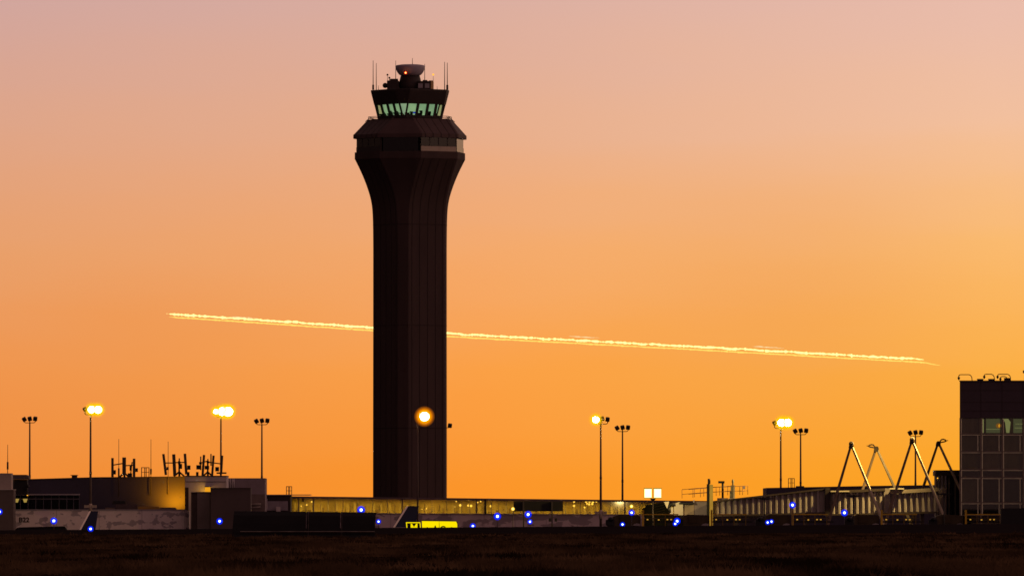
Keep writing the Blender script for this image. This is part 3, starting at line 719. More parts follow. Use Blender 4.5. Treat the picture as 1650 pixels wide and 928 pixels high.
# heap of low plant on the ledge above the flaking wall
pl = thing('ledge_plant', (X(210, 1856), 1856, Z(822, 1856)), 'low tan and amber-lit boxes along top of the flaking wall', 'rooftop plant')
D = 1856
for x0, x1, y0, m_ in ((169, 186, 817.5, mat('brown_box', (.14, .1, .08), .8)), (186, 222, 812, mat("grey_brown_box", (.08, .055, .055), .8)), (181, 203, 806.5, black_metal), (222, 257, 815.5, mat("amber_lit_box", (.30, .17, .04), .8)), (257, 284, 817.2, mat("mauve_grey_box", (.11, .085, .09), .8))):  # the amber wash on one box is put into its colour
    mb = MB(); y1 = 812.2 if m_ is black_metal else 826
    mb.prism([(X(x0, D), Z(y1, D)), (X(x1, D), Z(y1, D)), (X(x1 - .3, D), Z(y0 + 1, D)), (X(x1 - 3, D), Z(y0, D)), (X(x0 + 1, D), Z(y0, D))], D + (x0 % 3) * .1, D + 2.4); mb.build('plant_box', m_, pl)

# ------------------------------------------------------------------ glass concourse
CD = 1950.0
cc = thing('glass_concourse', (X(780, CD), CD, APRON), 'long low concourse with dim yellow lit glazing before the tower base', 'building')
def roofy(px): return 799.0 + (px - 460) / 640 * 7.2
def silly(px): return 826.5 + (px - 460) / 640 * 3
x0, x1 = 465, 1236
def strip(y_a, y_b, ya, yb, name, m, xa=x0, xb=x1, parent=cc):
    """beam following the slight fall of the roof; y_a/y_b are photo rows relative to the row functions"""
    fa, fb = y_a, y_b
    mb = MB(); P = [(X(xa, CD), Z(fb(xa), CD)), (X(xb, CD), Z(fb(xb), CD)), (X(xb, CD), Z(fa(xb), CD)), (X(xa, CD), Z(fa(xa), CD))]
    mb.prism(P, ya, yb); return mb.build(name, m, parent)
conc_wall = stained("concourse_lower_wall", (.58, .46, .48), (.30, .235, .255), .22, .5, (1, 1, 2.2), panel=3.3)
strip(silly, lambda p: 840 + (ZC - APRON) * K / CD, CD, CD + 12, 'lower_wall', conc_wall, xb=1044)
strip(silly, lambda p: 840 + (ZC - APRON) * K / CD, CD + .3, CD + 12, 'service_wall', mat('dark_service_wall', (.05, .04, .05), .85), xa=1044.1)
strip(roofy, lambda p: roofy(p) + 3.2, CD - .5, CD + 12, 'roof_fascia', mat("brown_roof_fascia", (.14, .1, .1), .7))
strip(lambda p: silly(p) - .9, silly, CD - .25, CD - .003, 'sill', grey_m)
room = mat("warm_interior_wall", (.48, .40, .14), .8, .25, .35, stretch=(1, 1, .2))
strip(lambda p: roofy(p) + 3.3, lambda p: silly(p) - .1, CD + 6, CD + 6.4, 'back_wall', room)
mb = MB()
for i in range(0, 53):
    px = 470 + i * 14.2 + (3 if i % 3 == 0 else 0); wv = random.uniform(1.5, 4)
    mb.box(X(px, CD), X(px + wv, CD), CD + 4.6, CD + 5.2, Z(silly(px), CD), Z(roofy(px) + random.choice((9, 11, 12)), CD))
mb.build('interior_partitions', mat("interior_partition", (.30, .26, .12), .8, .2), cc)
mb = MB()
for i in range(0, 30):
    px = 476 + i * 21.5; wv = random.uniform(2, 6)
    mb.box(X(px, CD), X(px + wv, CD), CD + 3.2, CD + 3.8, Z(silly(px), CD), Z(silly(px) - random.uniform(3, 10), CD))
mb.build('interior_furniture', mat("interior_furniture", (.12, .09, .04), .8, .2), cc)
pane = glass("concourse_glass", (.95, .9, .7), .8, ior=1.35)
mull = MB(); prev = None
grid = [x0 + 1.5] + [481 + i * 23.9 for i in range(0, 33)]
grid = [g for g in grid if g < x1]
mu_b = []
for i, g in enumerate(grid):
    wv = 1.1 if i in (1, 2, 8, 13, 16, 23) else .45
    mull = MB(); mull.prism([(X(g - wv, CD), Z(silly(g), CD)), (X(g + wv, CD), Z(silly(g), CD)), (X(g + wv, CD), Z(roofy(g) + 3, CD)), (X(g - wv, CD), Z(roofy(g) + 3, CD))], CD - .1, CD + .25); mull.build('mullion', mat("grey_brown_mullion", (.2, .15, .13), .6), cc)
    if prev is not None:
        a, b_ = prev + .6, g - .6
        mb = MB(); mb.prism([(X(a, CD), Z(silly(a) - .9, CD)), (X(b_, CD), Z(silly(b_) - .9, CD)), (X(b_, CD), Z(roofy(b_) + 3.2, CD)), (X(a, CD), Z(roofy(a) + 3.2, CD))], CD + .05, CD + .1)
        mb.build('window', pane, cc)
        h_ = (a + b_) / 2
        mb = MB(); mb.box(X(h_ - .35, CD), X(h_ + .35, CD), CD - .06, CD + .045, Z(silly(h_) - .9, CD), Z(roofy(h_) + 10.5, CD)); mb.build('glazing_bar', mat("grey_brown_mullion", (.2, .15, .13), .6), cc)
    prev = g
for i in range(6):
    pa, pb = x0 + i * (x1 - x0) / 6, x0 + (i + 1) * (x1 - x0) / 6
    al = bpy.data.lights.new('concourse_ceiling_light', 'AREA'); al.shape = 'RECTANGLE'; al.size = X(pb, CD) - X(pa, CD); al.size_y = 1.2; al.energy = 1250; al.color = (1, .66, .13)
    ao = bpy.data.objects.new('concourse_ceiling_light', al); COL.objects.link(ao); ao.parent = cc
    ao.location = Vector((X((pa + pb) / 2, CD), CD + 2.2, Z(roofy(pb) + 4.2, CD))) - cc.location
warm = emit("ceiling_lamp_amber", (1, .62, .10), 2.6)
for px, py, r in ((502, 808, 1.3), (494, 813, 1.3), (485, 815, 1), (735, 807.5, 1), (741.5, 813.5, 1.9), (733, 816, .8), (755, 805, 1), (754.5, 814, 1.7), (759, 814.5, 2.0), (769.7, 809, 1.1), (774.5, 807.5, 1.1), (790.5, 815, 1.6), (942, 817, 1.4), (925, 807.8, 1.6), (925, 814.6, 1.8), (944.5, 807.5, 2), (950, 807.5, 2), (955.5, 808, 2), (961, 807.5, 1.6), (949.5, 812, 1.8), (954.5, 811.5, 1.8), (946, 811, 1.4), (680, 820, .8), (687, 819, .9), (1050, 812, .8)):
    MB().ball((X(px, CD), CD + 2.0, Z(py, CD)), M(r, CD), n=10, k=6).build('ceiling_lamp', warm, cc)
mb = MB(); mb.prism([(X(780.5, CD), Z(828, CD)), (X(784, CD), Z(828, CD)), (X(783.5, CD), Z(804, CD)), (X(780.5, CD), Z(804, CD))], CD - 1.6, CD - 1.1); mb.build('downpipe', black_metal, cc); mb = MB(); mb.prism([(X(487, CD), Z(808, CD)), (X(490, CD), Z(808, CD)), (X(490, CD), Z(802.5, CD)), (X(487, CD), Z(802.5, CD))], CD - 1.6, CD - .52); mb.build('hanging_sign', black_metal, cc)

# ------------------------------------------------------------------ billboard in front of the glazing
BD = 1720.0
bb = thing('dark_billboard', (X(867, BD), BD, gz(BD)), 'wide black signboard on two posts seen from behind, before the glazing', 'signboard')
mb = MB(); mb.box(X(827.5, BD), X(907, BD), BD, BD + .3, Z(823.3, BD), Z(807, BD)); mb.build('board', black_metal, bb)
for px in (843.5, 889.5):
    mb = MB(); mb.box(X(px - 1.2, BD), X(px + 1.2, BD), BD - .45, BD - .01, gz(BD), Z(808, BD)); mb.build('post', mat("dark_post", (.05, .04, .05), .7), bb)
mb = MB()
for a in (884, 893.5): mb.box(X(a, BD), X(a + 4, BD), BD - .9, BD - .46, Z(840, BD), Z(834.5, BD))
mb.build('control_box', black_metal, bb)
bl = thing('amber_lamp', (X(826.5, 1716), 1716, gz(1716)), 'single round amber lamp on slim post at left corner of the black signboard', 'lamp', 'amber lamps on posts')
mb = MB(); mb.tube((X(826.5, 1716), 1716, gz(1716)), (X(826.5, 1716), 1716, Z(822, 1716)), .07); mb.build('post', dark_metal, bl)
MB().ball((X(826.5, 1716), 1716, Z(819.5, 1716)), M(2.9, 1716)).build('glow_globe', emit("amber_globe", (1, .6, .04), 1.4, .35), bl)
MB().ball((X(826.5, 1716), 1716, Z(819.5, 1716)), M(1.6, 1716)).build('bulb', emit("amber_globe_bulb", (1, .85, .35), 4), bl)
dup(bl, (X(1017.5, 1716), 1716, gz(1716) + M(4.2, 1716)), 'amber lamp directly above a blue light, left of the jet bridge cab')

# ------------------------------------------------------------------ black blast fence on the grass
FD = 1185.0
bf = thing('blast_fence', (X(490, FD), FD, gz(FD)), 'long curved black jet blast fence in three panels on the grass', 'blast fence')
def fy(px): return np.interp(px, [376, 500, 606], [823.0, 824.0, 825.2])
pf = [(0, .02), (.06, .25), (.16, .55), (.34, .85), (.62, 1.0)]       # depth, share of height
cuts = [377, 445, 497, 550, 605]
fence_m = mat("black_fence_sheet", (.012, .011, .012), .75, .2, spec=.15)
for a, b_ in zip((377, 494, 549), (494, 549, 605)):
    mb = MB(); rings = []
    for px in (a + .35, b_ - .35):
        zt = Z(float(fy(px)), FD); zb = gz(FD) - .1; H = zt - zb
        fr = [(px, -.3 - 1.4 + d_ * 3, zb + H * s) for d_, s in pf]
        # left end leans outwards at the foot
        rings.append([(X(px - (3.0 * (1 - (z_ - zb) / H) if px < 380 else -(2.5 * ((z_ - zb) / H) ** 6 if px > 600 else 0)), FD), FD + y_, z_) for px, y_, z_ in fr] + [(X(px - (3 * (1 - (z_ - zb) / H) if px < 380 else 0), FD), FD + y_ + .12, z_) for _, y_, z_ in reversed(fr)])
    mb.loft([list(reversed(r)) for r in rings]); mb.build('fence_panel', fence_m, bf)
mb = MB()
for px in (497, 551): 
    zt = Z(float(fy(px)), FD)
    pts = [(X(px, FD), FD - 1.8 + d_ * 3, gz(FD) - .1 + (zt - gz(FD) + .1) * s) for d_, s in pf]
    mb.path(pts, .07, n=5)
mb.build('panel_joint', dark_metal, bf)
mb = MB(); mb.box(X(388, FD), X(604, FD), FD - 2.1, FD - 1.75, gz(FD) + .72, gz(FD) + .82); mb.build('base_beam', mat("bleached_beam", (.2, .16, .14), .8, .4, .8), bf)
mb = MB(); mb.box(X(376, FD), X(606, FD), FD - 2.6, FD - 1.6, gz(FD) - .2, gz(FD) + .28); mb.build('footing', black_metal, bf)
LD = 1500.0
lb = thing('low_barrier', (X(65, LD), LD, gz(LD)), 'low black barrier with sloping ends below the B22 number', 'barrier')
mb = MB(); mb.prism([(X(23, LD), Z(856, LD)), (X(109, LD), Z(856, LD)), (X(106, LD), Z(849.5, LD)), (X(103, LD), Z(847.2, LD)), (X(96, LD), Z(847.4, LD)), (X(40, LD), Z(849), ) if 0 else (X(60, LD), Z(848.2, LD)), (X(32, LD), Z(849, LD)), (X(27, LD), Z(850.2, LD))], LD, LD + 2.5); mb.build('barrier_body', fence_m, lb)
mb = MB(); mb.box(X(29, LD), X(104, LD), LD - .35, LD - .02, Z(856, LD), Z(852, LD)); mb.build('barrier_foot', black_metal, lb)

# ------------------------------------------------------------------ illuminated taxiway signs
SG = 1500.0
yel = emit("lit_yellow_sign_face", (1, .78, .0), 1.0); blk = mat("black_sign_face", (.012, .011, .01), .6)
s1 = thing('location_sign', (X(667, SG), SG, gz(SG)), 'small black taxiway sign with yellow border and letter M', 'airport sign', 'lit taxiway signs')
zb, zt = Z(861, SG), Z(840.6, SG)
mb = MB(); mb.prism([(X(656, SG), zb), (X(679, SG), zb), (X(677.6, SG), zt), (X(654, SG), zt)], SG, SG + .35); mb.build('sign_case', blk, s1)
mb = MB(); f = lambda px, zz: (X(px, SG), zz)
def quad_strip(pts, y, th=.02):
    return MB().prism(pts, y - th, y)
fr = MB()
fr.prism([(X(654.2, SG), zt - .17), (X(677.4, SG), zt - .17), (X(677.2, SG), zt - .02), (X(654.2, SG), zt - .02)], SG - .03, SG - .004)
fr.prism([(X(656, SG), zb + .1), (X(657.4, SG), zb + .1), (X(655.8, SG), zt - .172), (X(654.3, SG), zt - .172)], SG - .03, SG - .004)
fr.prism([(X(677.8, SG), zb + .1), (X(679, SG), zb + .1), (X(677.5, SG), zt - .172), (X(676.2, SG), zt - .172)], SG - .03, SG - .004)
fr.build('sign_border', yel, s1)
text_mesh('M', 'lettering', yel, s1, X(661.8, SG), X(672.6, SG), Z(858, SG), Z(843.0, SG), SG - .01, bold=.02)
s2 = thing('direction_sign', (X(707, SG), SG, gz(SG)), 'long glowing yellow taxiway sign with black letters A and C', 'airport sign', 'lit taxiway signs')
mb = MB(); mb.prism([(X(680.5, SG), zb), (X(738, SG), zb), (X(737.2, SG), zt + .1), (X(735.8, SG), Z(840.2, SG)), (X(734, SG), Z(839.2, SG)), (X(679.4, SG), Z(838.4, SG))], SG + .01, SG + .36); mb.build('sign_case', blk, s2)
for a, b_, na in ((679.8, 707.4, 'sign_face'), (707.8, 735.8, 'sign_face')):
    mb = MB(); top = lambda p: 839.0 + (p - 680) / 56 * .7
    P = [(X(a + 1, SG), zb + .1), (X(b_ + (1.4 if b_ > 720 else 0), SG), zb + .1), (X(b_ + (.9 if b_ > 720 else 0), SG), Z(843, SG)), (X(b_ - (.8 if b_ > 720 else 0), SG), Z(top(b_), SG)), (X(a, SG), Z(top(a), SG))]
    mb.prism(P, SG - .03, SG - .004); mb.build(na, yel, s2)
text_mesh('A', 'lettering', blk, s2, X(696.5, SG), X(706.3, SG), Z(859, SG), Z(846.0, SG), SG - .04, bold=.01)
text_mesh('C', 'lettering', blk, s2, X(708.5, SG), X(718, SG), Z(859, SG), Z(846.8, SG), SG - .04, bold=.01)
for px, s in ((688.5, -1), (727.5, 1)):
    mb = MB(); mb.prism([(X(px - 3.5, SG), Z(852, SG)), (X(px, SG), Z(855, SG)), (X(px + 3.5, SG), Z(852, SG)), (X(px + 1 * s, SG), Z(848.6, SG)), (X(px - 1 * s, SG), Z(848.7, SG))], SG - .07, SG - .035); mb.build('arrow', blk, s2)
for s, xa in ((s1, (659, 675)), (s2, (686, 730))):
    mb = MB()
    for px in xa: mb.tube((X(px, SG), SG + .18, gz(SG) - .2), (X(px, SG), SG + .18, zb), .06)
    mb.build('legs', dark_metal, s)

# ------------------------------------------------------------------ parked airplanes: tails above the rise
def airplane(label, d, le0, le1, te1, te0, rows):
    ytop, ybot = rows; xt = X(te1, d)
    a = thing('parked_airplane', (X(te0, d), d, APRON), label, 'airplane', 'parked airplanes')
    zt, zb = Z(ytop, d), Z(ybot, d)
    mb = MB(); th = .4
    mb.prism([(X(le0 + 2.2, d), zb), (X(te0, d), zb), (X(te1, d), zt), (X(le1 + 1.6, d), zt)], d - th, d + th); fin = mb.build('tail_fin', navy_m, a)
    mb = MB(); n = 8; rg = []
    for px, zz in ((le0, zb), (le1, zt)):
        rg.append([(X(px - .6, d), d + .03, zz), (X(px - .6, d), d - .03, zz), (X(px + 2.6, d), d - .75, zz), (X(px + 2.6, d), d + .75, zz)])
    mb.loft(rg); mb.build('leading_edge', copper_m, fin)
    # body resting low on the apron, out of sight behind the rise
    c = Vector((X(te0, d), d, 0)); mb = MB(); rr = 1.15; zc_ = zb - rr - .1
    prof = [(-14, .05, 0), (-13.6, .5, -.1), (-12.6, .95, 0), (-11, rr, 0), (-4, rr, 0), (-2, .95, .2), (0, .6, .4), (1.6, .18, .65)]
    mb.loft([[(c.x + x, d + r * math.cos(q), zc_ + o + r * math.sin(q)) for q in [2 * math.pi * i / 16 for i in range(16)]] for x, r, o in prof][::-1], sm=True)
    mb.build('fuselage', mat("white_fuselage_paint", (.7, .68, .68), .4, .05), a)
    for s in (-1, 1):
        mb = MB(); y0 = d + s * .7; y1 = d + s * 9.5
        vs = [(c.x - 9, y0, zc_ - .6), (c.x - 5.6, y0, zc_ - .6), (c.x - 4.6, y1, zc_ - .2), (c.x - 6, y1, zc_ - .2)]
        mb.add(vs + [(x, y, z + .18) for x, y, z in vs], [(3, 2, 1, 0), (4, 5, 6, 7), (0, 1, 5, 4), (1, 2, 6, 5), (2, 3, 7, 6), (3, 0, 4, 7)]); mb.build('wing', grey_m, a)
        mb = MB(); mb.tube((c.x - 6.6, d + s * 1.3, APRON + .35), (c.x - 6.6, d + s * 1.1, zc_ - .6), .09); mb.build('gear_strut', dark_metal, a)
        mb = MB(); mb.tube((c.x - 6.6, d + s * 1.2, APRON + .35), (c.x - 6.6, d + s * 1.45, APRON + .35), .35, n=14); mb.build('wheel', rubber_m, a)
    mb = MB(); mb.tube((c.x - 12, d, APRON + .35), (c.x - 12, d, zc_), .08); mb.build('gear_strut', dark_metal, a)
    mb = MB(); mb.tube((c.x - 12, d - .12, APRON + .35), (c.x - 12, d + .12, APRON + .35), .35, n=14); mb.build('wheel', rubber_m, a)
airplane('navy airplane tail fin with glowing orange leading edge before white wall', 1640, 128.5, 144.5, 158.5, 154, (823, 853))
airplane('dark airplane tail fin with copper edge beside yellow taxiway sign', 1620, 634, 655.5, 675, 669, (815, 849))

# ------------------------------------------------------------------ blue edge lights
blue_g = emit("blue_glow_globe", (.0, .02, 1.0), 1.0, .35); blue_i = emit("blue_inner_glow", (.02, .08, 1.0), 1.4, .35); blue_c = emit("blue_white_bulb", (.75, .9, 1.0), 30)  # the two outer shells are oversized to form each lamp's blue halo
def blue(px, py, r, d, label):
    x, z, g = X(px, d), Z(py, d), gz(d, X(px, d))
    t = thing('taxiway_light', (x, d, g), label, 'taxiway light', 'blue taxiway edge lights')
    mb = MB(); mb.tube((x, d, g - .2), (x, d, z - M(r * .5, d)), .05, n=6); mb.tube((x, d, g - .2), (x, d, g + .1), .2, n=8); mb.build('stake', dark_metal, t)
    MB().ball((x, d, z), M(r, d), n=14, k=8).build('glow_globe', blue_g, t)
    MB().ball((x, d, z), M(r * .66, d), n=14, k=8).build('inner_glow', blue_i, t)
    MB().ball((x, d, z), M(r * .34, d), n=14, k=8).build('bulb', blue_c, t)
for px, py, r, d, lab in (
    (-.5, 824, 5.0, 1600, 'blue light half cut off at the left picture edge'),
    (87, 838.6, 5.6, 1470, 'blue light on a stake right of the B22 number'),
    (146.2, 851.6, 4.8, 1340, 'low blue light in front of the left airplane tail fin'),
    (354, 839.2, 5.2, 1480, 'blue light glowing against the dark brown cube building'),
    (582, 821, 6.4, 1300, 'large blue light over the right panel of the blast fence'),
    (610, 839.8, 4.0, 1480, 'small blue light just off the right end of the blast fence'),
    (762, 847, 4.8, 1440, 'low blue light right of the yellow taxiway sign'),
    (801.5, 831.4, 6.0, 1470, 'blue light on a dark stake left of the black signboard'),
    (851, 828.4, 5.8, 1500, 'upper blue light beneath the black signboard'),
    (854, 840, 4.2, 1480, 'smaller lower blue light beneath the black signboard'),
    (1003, 844.4, 4.0, 1450, 'small low blue light on the left dark loader'),
    (1017.8, 825.4, 4.8, 1520, 'blue light directly under the amber lamp by the bridge cab'),
    (1091, 839, 5.4, 1480, 'larger upper blue light of the pair below the jet bridge cab'),
    (1088, 843.4, 4.0, 1450, 'smaller lower blue light of the pair below the jet bridge cab'),
    (1236.8, 841.2, 3.9, 1450, 'left blue light of the low pair under the jet bridge'),
    (1243, 839.7, 3.8, 1470, 'right blue light of the low pair under the jet bridge'),
    (1277, 813.2, 5.4, 1560, 'high blue light against the middle of the ribbed jet bridge'),
    (1360.5, 825.6, 5.6, 1540, 'blue light beside the leg of the first gantry frame')): blue(px, py, r, d, lab)

# ------------------------------------------------------------------ right side: warehouse, office, jet bridges
RD = 2050.0
wh = thing('dark_warehouse', (X(1340, RD), RD, APRON), 'low dark violet warehouse behind the ribbed jet bridges', 'building')
mb = MB(); mb.prism([(X(1235, RD), APRON), (X(1545, RD), APRON), (X(1545, RD), Z(780.5, RD)), (X(1400, RD), Z(782.4, RD)), (X(1235, RD), Z(785.6, RD))], RD, RD + 30); mb.build('warehouse_wall', dusk_wall, wh)
mb = MB(); mb.box(X(1283, RD), X(1296, RD), RD + 1, RD + 4, Z(785, RD), Z(782.6, RD)); mb.build('roof_curb', dark_metal, wh)

OD = 1700.0
of = thing('office_building', (X(1600, OD), OD, APRON), 'dark glass fronted terminal block cut by the right picture edge', 'building')
ox0, ox1 = X(1546.5, OD), X(1720, OD)
back_x = ox0 * (OD + 26) / OD + .7
wedge = lambda x_, y_: [(x_, y_), (ox1, y_), (ox1, OD + 26), (back_x + x_ - ox0, OD + 26)]
mb = MB(); mb.loft([[(x_, y_, z_) for x_, y_ in wedge(ox0, OD)] for z_ in (Z(673.4, OD), Z(614, OD))]); mb.build('fascia', mat("dark_mauve_fascia", (.06, .042, .055), .7, .08, .2), of)
mb = MB()
for py in (629, 648, 662): mb.box(ox0 + .02, ox1 - .02, OD - .04, OD - .003, Z(py + .3, OD), Z(py - .3, OD))
for px in (1580.5, 1614.7, 1648.5, 1682): mb.box(X(px - .3, OD), X(px + .3, OD), OD - .045, OD - .003, Z(673, OD), Z(614.5, OD))
mb.build('fascia_joint', joint, of)
mb = MB(); mb.loft([[(x_, y_, z_) for x_, y_ in wedge(ox0 - .15, OD - .2)] for z_ in (Z(614, OD) + .003, Z(612.9, OD))]); mb.build('roof_edge', dark_metal, of)
mb = MB(); mb.box(back_x + .3, ox1, OD + 5, OD + 25, APRON, Z(673.5, OD)); mb.build('inner_wall', mat("dark_interior", (.22, .18, .13), .8, .3, .3), of)
mb = MB(); mb.box(ox0 + .1, ox1, OD + .3, OD + 5, Z(673.9, OD), Z(673.45, OD)) 
for py in (698.5, 727, 755.5): mb.box(ox0 + .3, ox1, OD + .35, OD + 4.9, Z(py + .9, OD), Z(py - .6, OD))
mb.build('floor_slab', mat("floor_slab_edge", (.2, .17, .14), .8), of)
og = glass("office_glass", (.75, .72, .6), .85, ior=1.6)
cols = [1546.8, 1580.5, 1614.7, 1648.5, 1682, 1716]; rows = [673.6, 698.5, 727, 755.5, 768.5, 809, 830]; random.seed(21)
olit = emit("lit_office_ceiling", (.38, .44, .20), 1.0)
for i in range(5):
    for j in range(6):
        a, b_ = cols[i] + .8, cols[i + 1] - .8; c0, c1 = rows[j] + .6, rows[j + 1] - .6
        mb = MB(); mb.box(X(a, OD), X(b_, OD), OD + .1, OD + .16, Z(c1, OD), Z(c0, OD)); wn = mb.build('window', og, of)
        # blind or room wall close behind the pane, each bay a little different
        if not (j == 0 and i > 0):
            mb = MB(); mb.box(X(a, OD), X(b_, OD), OD + .5, OD + .55, Z(c1, OD), Z(c0, OD))
            mb.build('blind', mat(('tan_blind', 'dark_blind', 'grey_blind', 'olive_blind')[k_ := random.choice((0, 2, 3, 3) if j < 3 else (1, 1, 1, 3))], ((.62, .58, .36), (.045, .05, .045), (.42, .41, .31), (.30, .32, .2))[k_], .8, .45, .5, stretch=(1, 1, .3)), wn)
        fr_m = mat("pale_inner_frame", (.88, .86, .58), .5)
        mb = MB(); mb.box(X(a + .9, OD), X(a + 2.1, OD), OD + .02, OD + .09, Z(c1, OD), Z(c0, OD)); mb.build('jamb', fr_m, wn)
        if j > 0: mb = MB(); mb.box(X(a + 2.1, OD) + .01, X(b_, OD), OD + .02, OD + .09, Z(c0 + 2.0, OD), Z(c0 + 1.0, OD)); mb.build('transom', fr_m, wn)
        if j in (1, 4, 5): mb = MB(); mb.box(X(b_ - 4.6, OD), X(b_ - 3.6, OD), OD + .02, OD + .09, Z(c1, OD), Z(c0 + 2.2, OD)); mb.build('jamb', fr_m, wn)
mb = MB()
for px in cols[:-1]: mb.box(X(px - .8, OD), X(px + .8, OD), OD - .12, OD + .09, APRON, Z(673.45, OD))
for px in (1577, 1612): mb.box(X(px - .6, OD), X(px + .6, OD), OD + .2, OD + .5, APRON, Z(673.6, OD))
for py in rows[1:]: mb.box(ox0 + .01, ox1, OD - .09, OD + .08, Z(py + .5, OD), Z(py - .5, OD))
mb.build('curtain_wall_frame', mat("grey_brown_window_frame", (.20, .16, .13), .5), of)
# side wall of glass facing left
mb = MB(); mb.loft([[(x_, y_, z_) for x_, y_ in ((ox0 + .2, OD + .3), (ox0 + .3, OD + .3), (back_x + .3, OD + 26), (back_x + .2, OD + 26))] for z_ in (APRON, Z(673.5, OD))]); mb.build('side_wall', black_metal, of)
mb = MB(); mb.prism([(X(1584, OD), Z(697, OD)), (X(1585.5, OD), Z(697, OD)), (X(1585.5, OD), Z(675, OD)), (X(1582.5, OD), Z(675, OD))], OD + .8, OD + .9)
mb.prism([(X(1622, OD), Z(697, OD)), (X(1627, OD), Z(697, OD)), (X(1629, OD), Z(680, OD)), (X(1625, OD), Z(674.5, OD)), (X(1616, OD), Z(674.5, OD)), (X(1620, OD), Z(680, OD))], OD + 1.2, OD + 1.3)
mb.build('lit_curtain', olit, of)
mb = MB(); mb.box(X(1590, OD), X(1614, OD), OD + 2.4, OD + 2.6, Z(697, OD), Z(674.5, OD)); mb.box(X(1634, OD), X(1648, OD), OD + 2.4, OD + 2.6, Z(697, OD), Z(674.5, OD)); mb.build('lit_back_wall', emit("dim_green_lit_wall", (.085, .105, .055), 1.25), of)
mb = MB(); mb.box(X(1590, OD), X(1612, OD), OD + 2, OD + 2.2, Z(691.5, OD), Z(690.7, OD)); mb.box(X(1636, OD), X(1648, OD), OD + 2, OD + 2.2, Z(689.5, OD), Z(688.7, OD)); mb.box(X(1637, OD), X(1650, OD), OD + 2, OD + 2.2, Z(683, OD), Z(682.3, OD)); mb.build('ceiling_tube', olit, of)
al_ = MB().ball((X(1611, OD), OD + .9, Z(685.6, OD)), M(2.2, OD), None, M(2.8, OD)).build('amber_room_lamp', emit("amber_room_bulb", (1, .5, .02), 2.2), of)
MB().ball((X(1609.5, OD), OD + .9, Z(685.6, OD)), M(4.5, OD), .5, M(4.2, OD)).build('lamp_globe', emit("amber_room_globe", (.9, .33, .0), .6, .6), al_)
mb = MB(); mb.box(X(1638, OD), X(1648, OD), OD + 1, OD + 1.1, Z(764.5, OD), Z(761, OD)); mb.build('lit_sign_strip', emit("dim_amber_strip", (.3, .13, .01), .9), of)
for i in range(4):
    px = (1591, 1600, 1624, 1643)[i]
    mb = MB(); mb.box(X(px, OD), X(px + 5, OD), OD + 1.8, OD + 2.2, Z(806, OD), Z(random.uniform(778, 790), OD)); mb.build('interior_cabinet', mat("interior_cabinet", (.2, .16, .12), .8), of)

an = thing('flat_roof_annex', (X(1526, 1724), 1724, APRON), 'dark flat roofed annex with tall panes left of the office', 'building')
D = 1724
mb = MB(); mb.box(X(1507, D), X(1549, D), D - .5, D + 10, Z(766, D), Z(757.2, D)); mb.build('roof', cab_dark, an)
mb = MB(); mb.box(X(1509, D), X(1549, D), D + 2, D + 9.5, APRON, Z(766.1, D)); mb.build('annex_wall', black_metal, an)
mb = MB()
for px in (1508.5, 1514, 1519.5, 1528, 1538): mb.box(X(px, D), X(px + 2.2, D), D + .3, D + .9, APRON, Z(766.1, D))
mb.build('columns', mat("olive_grey_column", (.13, .12, .09), .7), an)
for px in (1511, 1516.5, 1522.5, 1531): 
    mb = MB(); mb.box(X(px, D), X(px + 3, D), D + 1, D + 1.1, APRON, Z(766.2, D)); mb.build('window', og, an)
MB().ball((X(1510.3, D), D - .8, Z(770, D)), M(1, D)).build('amber_lamp', amb_m, an)

# roof lamps and boxes on the office roof
def goose(label, px1, px0, ytop, ybase, yl, d, light=False):
    t = thing('gooseneck_lamp', (X(px1, d), d, Z(ybase, d)), label, 'lamp', 'gooseneck lamps along the office roof')
    mb = MB(); mb.path([(X(px1, d), d, Z(ybase, d)), (X(px1 - .6, d), d, Z(ytop + 4, d)), (X(px1 - 2.5, d), d, Z(ytop + 1.2, d)), (X(px1 - 5, d), d, Z(ytop, d)), (X(px0 + 3, d), d, Z(ytop, d)), (X(px0 + .8, d), d, Z(ytop + .6, d)), (X(px0, d), d, Z(ytop + 2.4, d)), (X(px0, d), d, Z(yl - 2, d))], .085); mb.build('arm', dark_metal, t)
    mb = MB(); z = Z(yl, d); k = M(1, d)
    mb.lathe((X(px0, d), d, z), [(.05, -2.9 * k), (.9 * k, -2.2 * k), (2.1 * k, .3 * k), (2.0 * k, 1.2 * k), (.9 * k, 2.4 * k), (.1, 2.6 * k)], 12); mb.build('lamp_head', black_metal, t)
    return t
g1 = goose('left gooseneck lamp overhanging the office roof corner', 1566.5, 1545, 603.5, 614, 609.5, OD + 1.5)
goose('middle gooseneck lamp on the office roof', 1602.5, 1586, 602.8, 613, 607.5, OD + 1.5)
goose('right gooseneck lamp on the office roof beside low boxes', 1628.5, 1607.5, 602.8, 613, 607.5, OD + 1.5)
goose('short gooseneck lamp bent low over the roof boxes', 1624, 1612, 606.5, 613, 611, OD + 3)
for i, (a, b_, yt, lab) in enumerate(((1576, 1585.5, 610, 'leftmost square roof box on the office roof'), (1594, 1604, 610, 'middle roof box under the gooseneck lamp'), (1619.5, 1629.5, 608.5, 'right roof box, tallest of the three'))):
    t = thing('roof_box', (X((a + b_) / 2, OD), OD + 2.5, Z(613, OD)), lab, 'roof box', 'boxes on the office roof')
    mb = MB(); mb.box(X(a, OD), X(b_, OD), OD + 2, OD + 3.6, Z(613, OD) + .01, Z(yt + .6, OD)); mb.build('box_body', dark_metal, t)
    mb = MB(); mb.box(X(a - .5, OD), X(b_ + .5, OD), OD + 1.8, OD + 3.8, Z(yt + .6, OD) + .003, Z(yt, OD)); mb.build('box_lid', black_metal, t)
rc = thing('roof_camera', (X(1652, OD), OD + 1, Z(613, OD)), 'dark rooftop camera post cut by the right picture edge', 'camera')
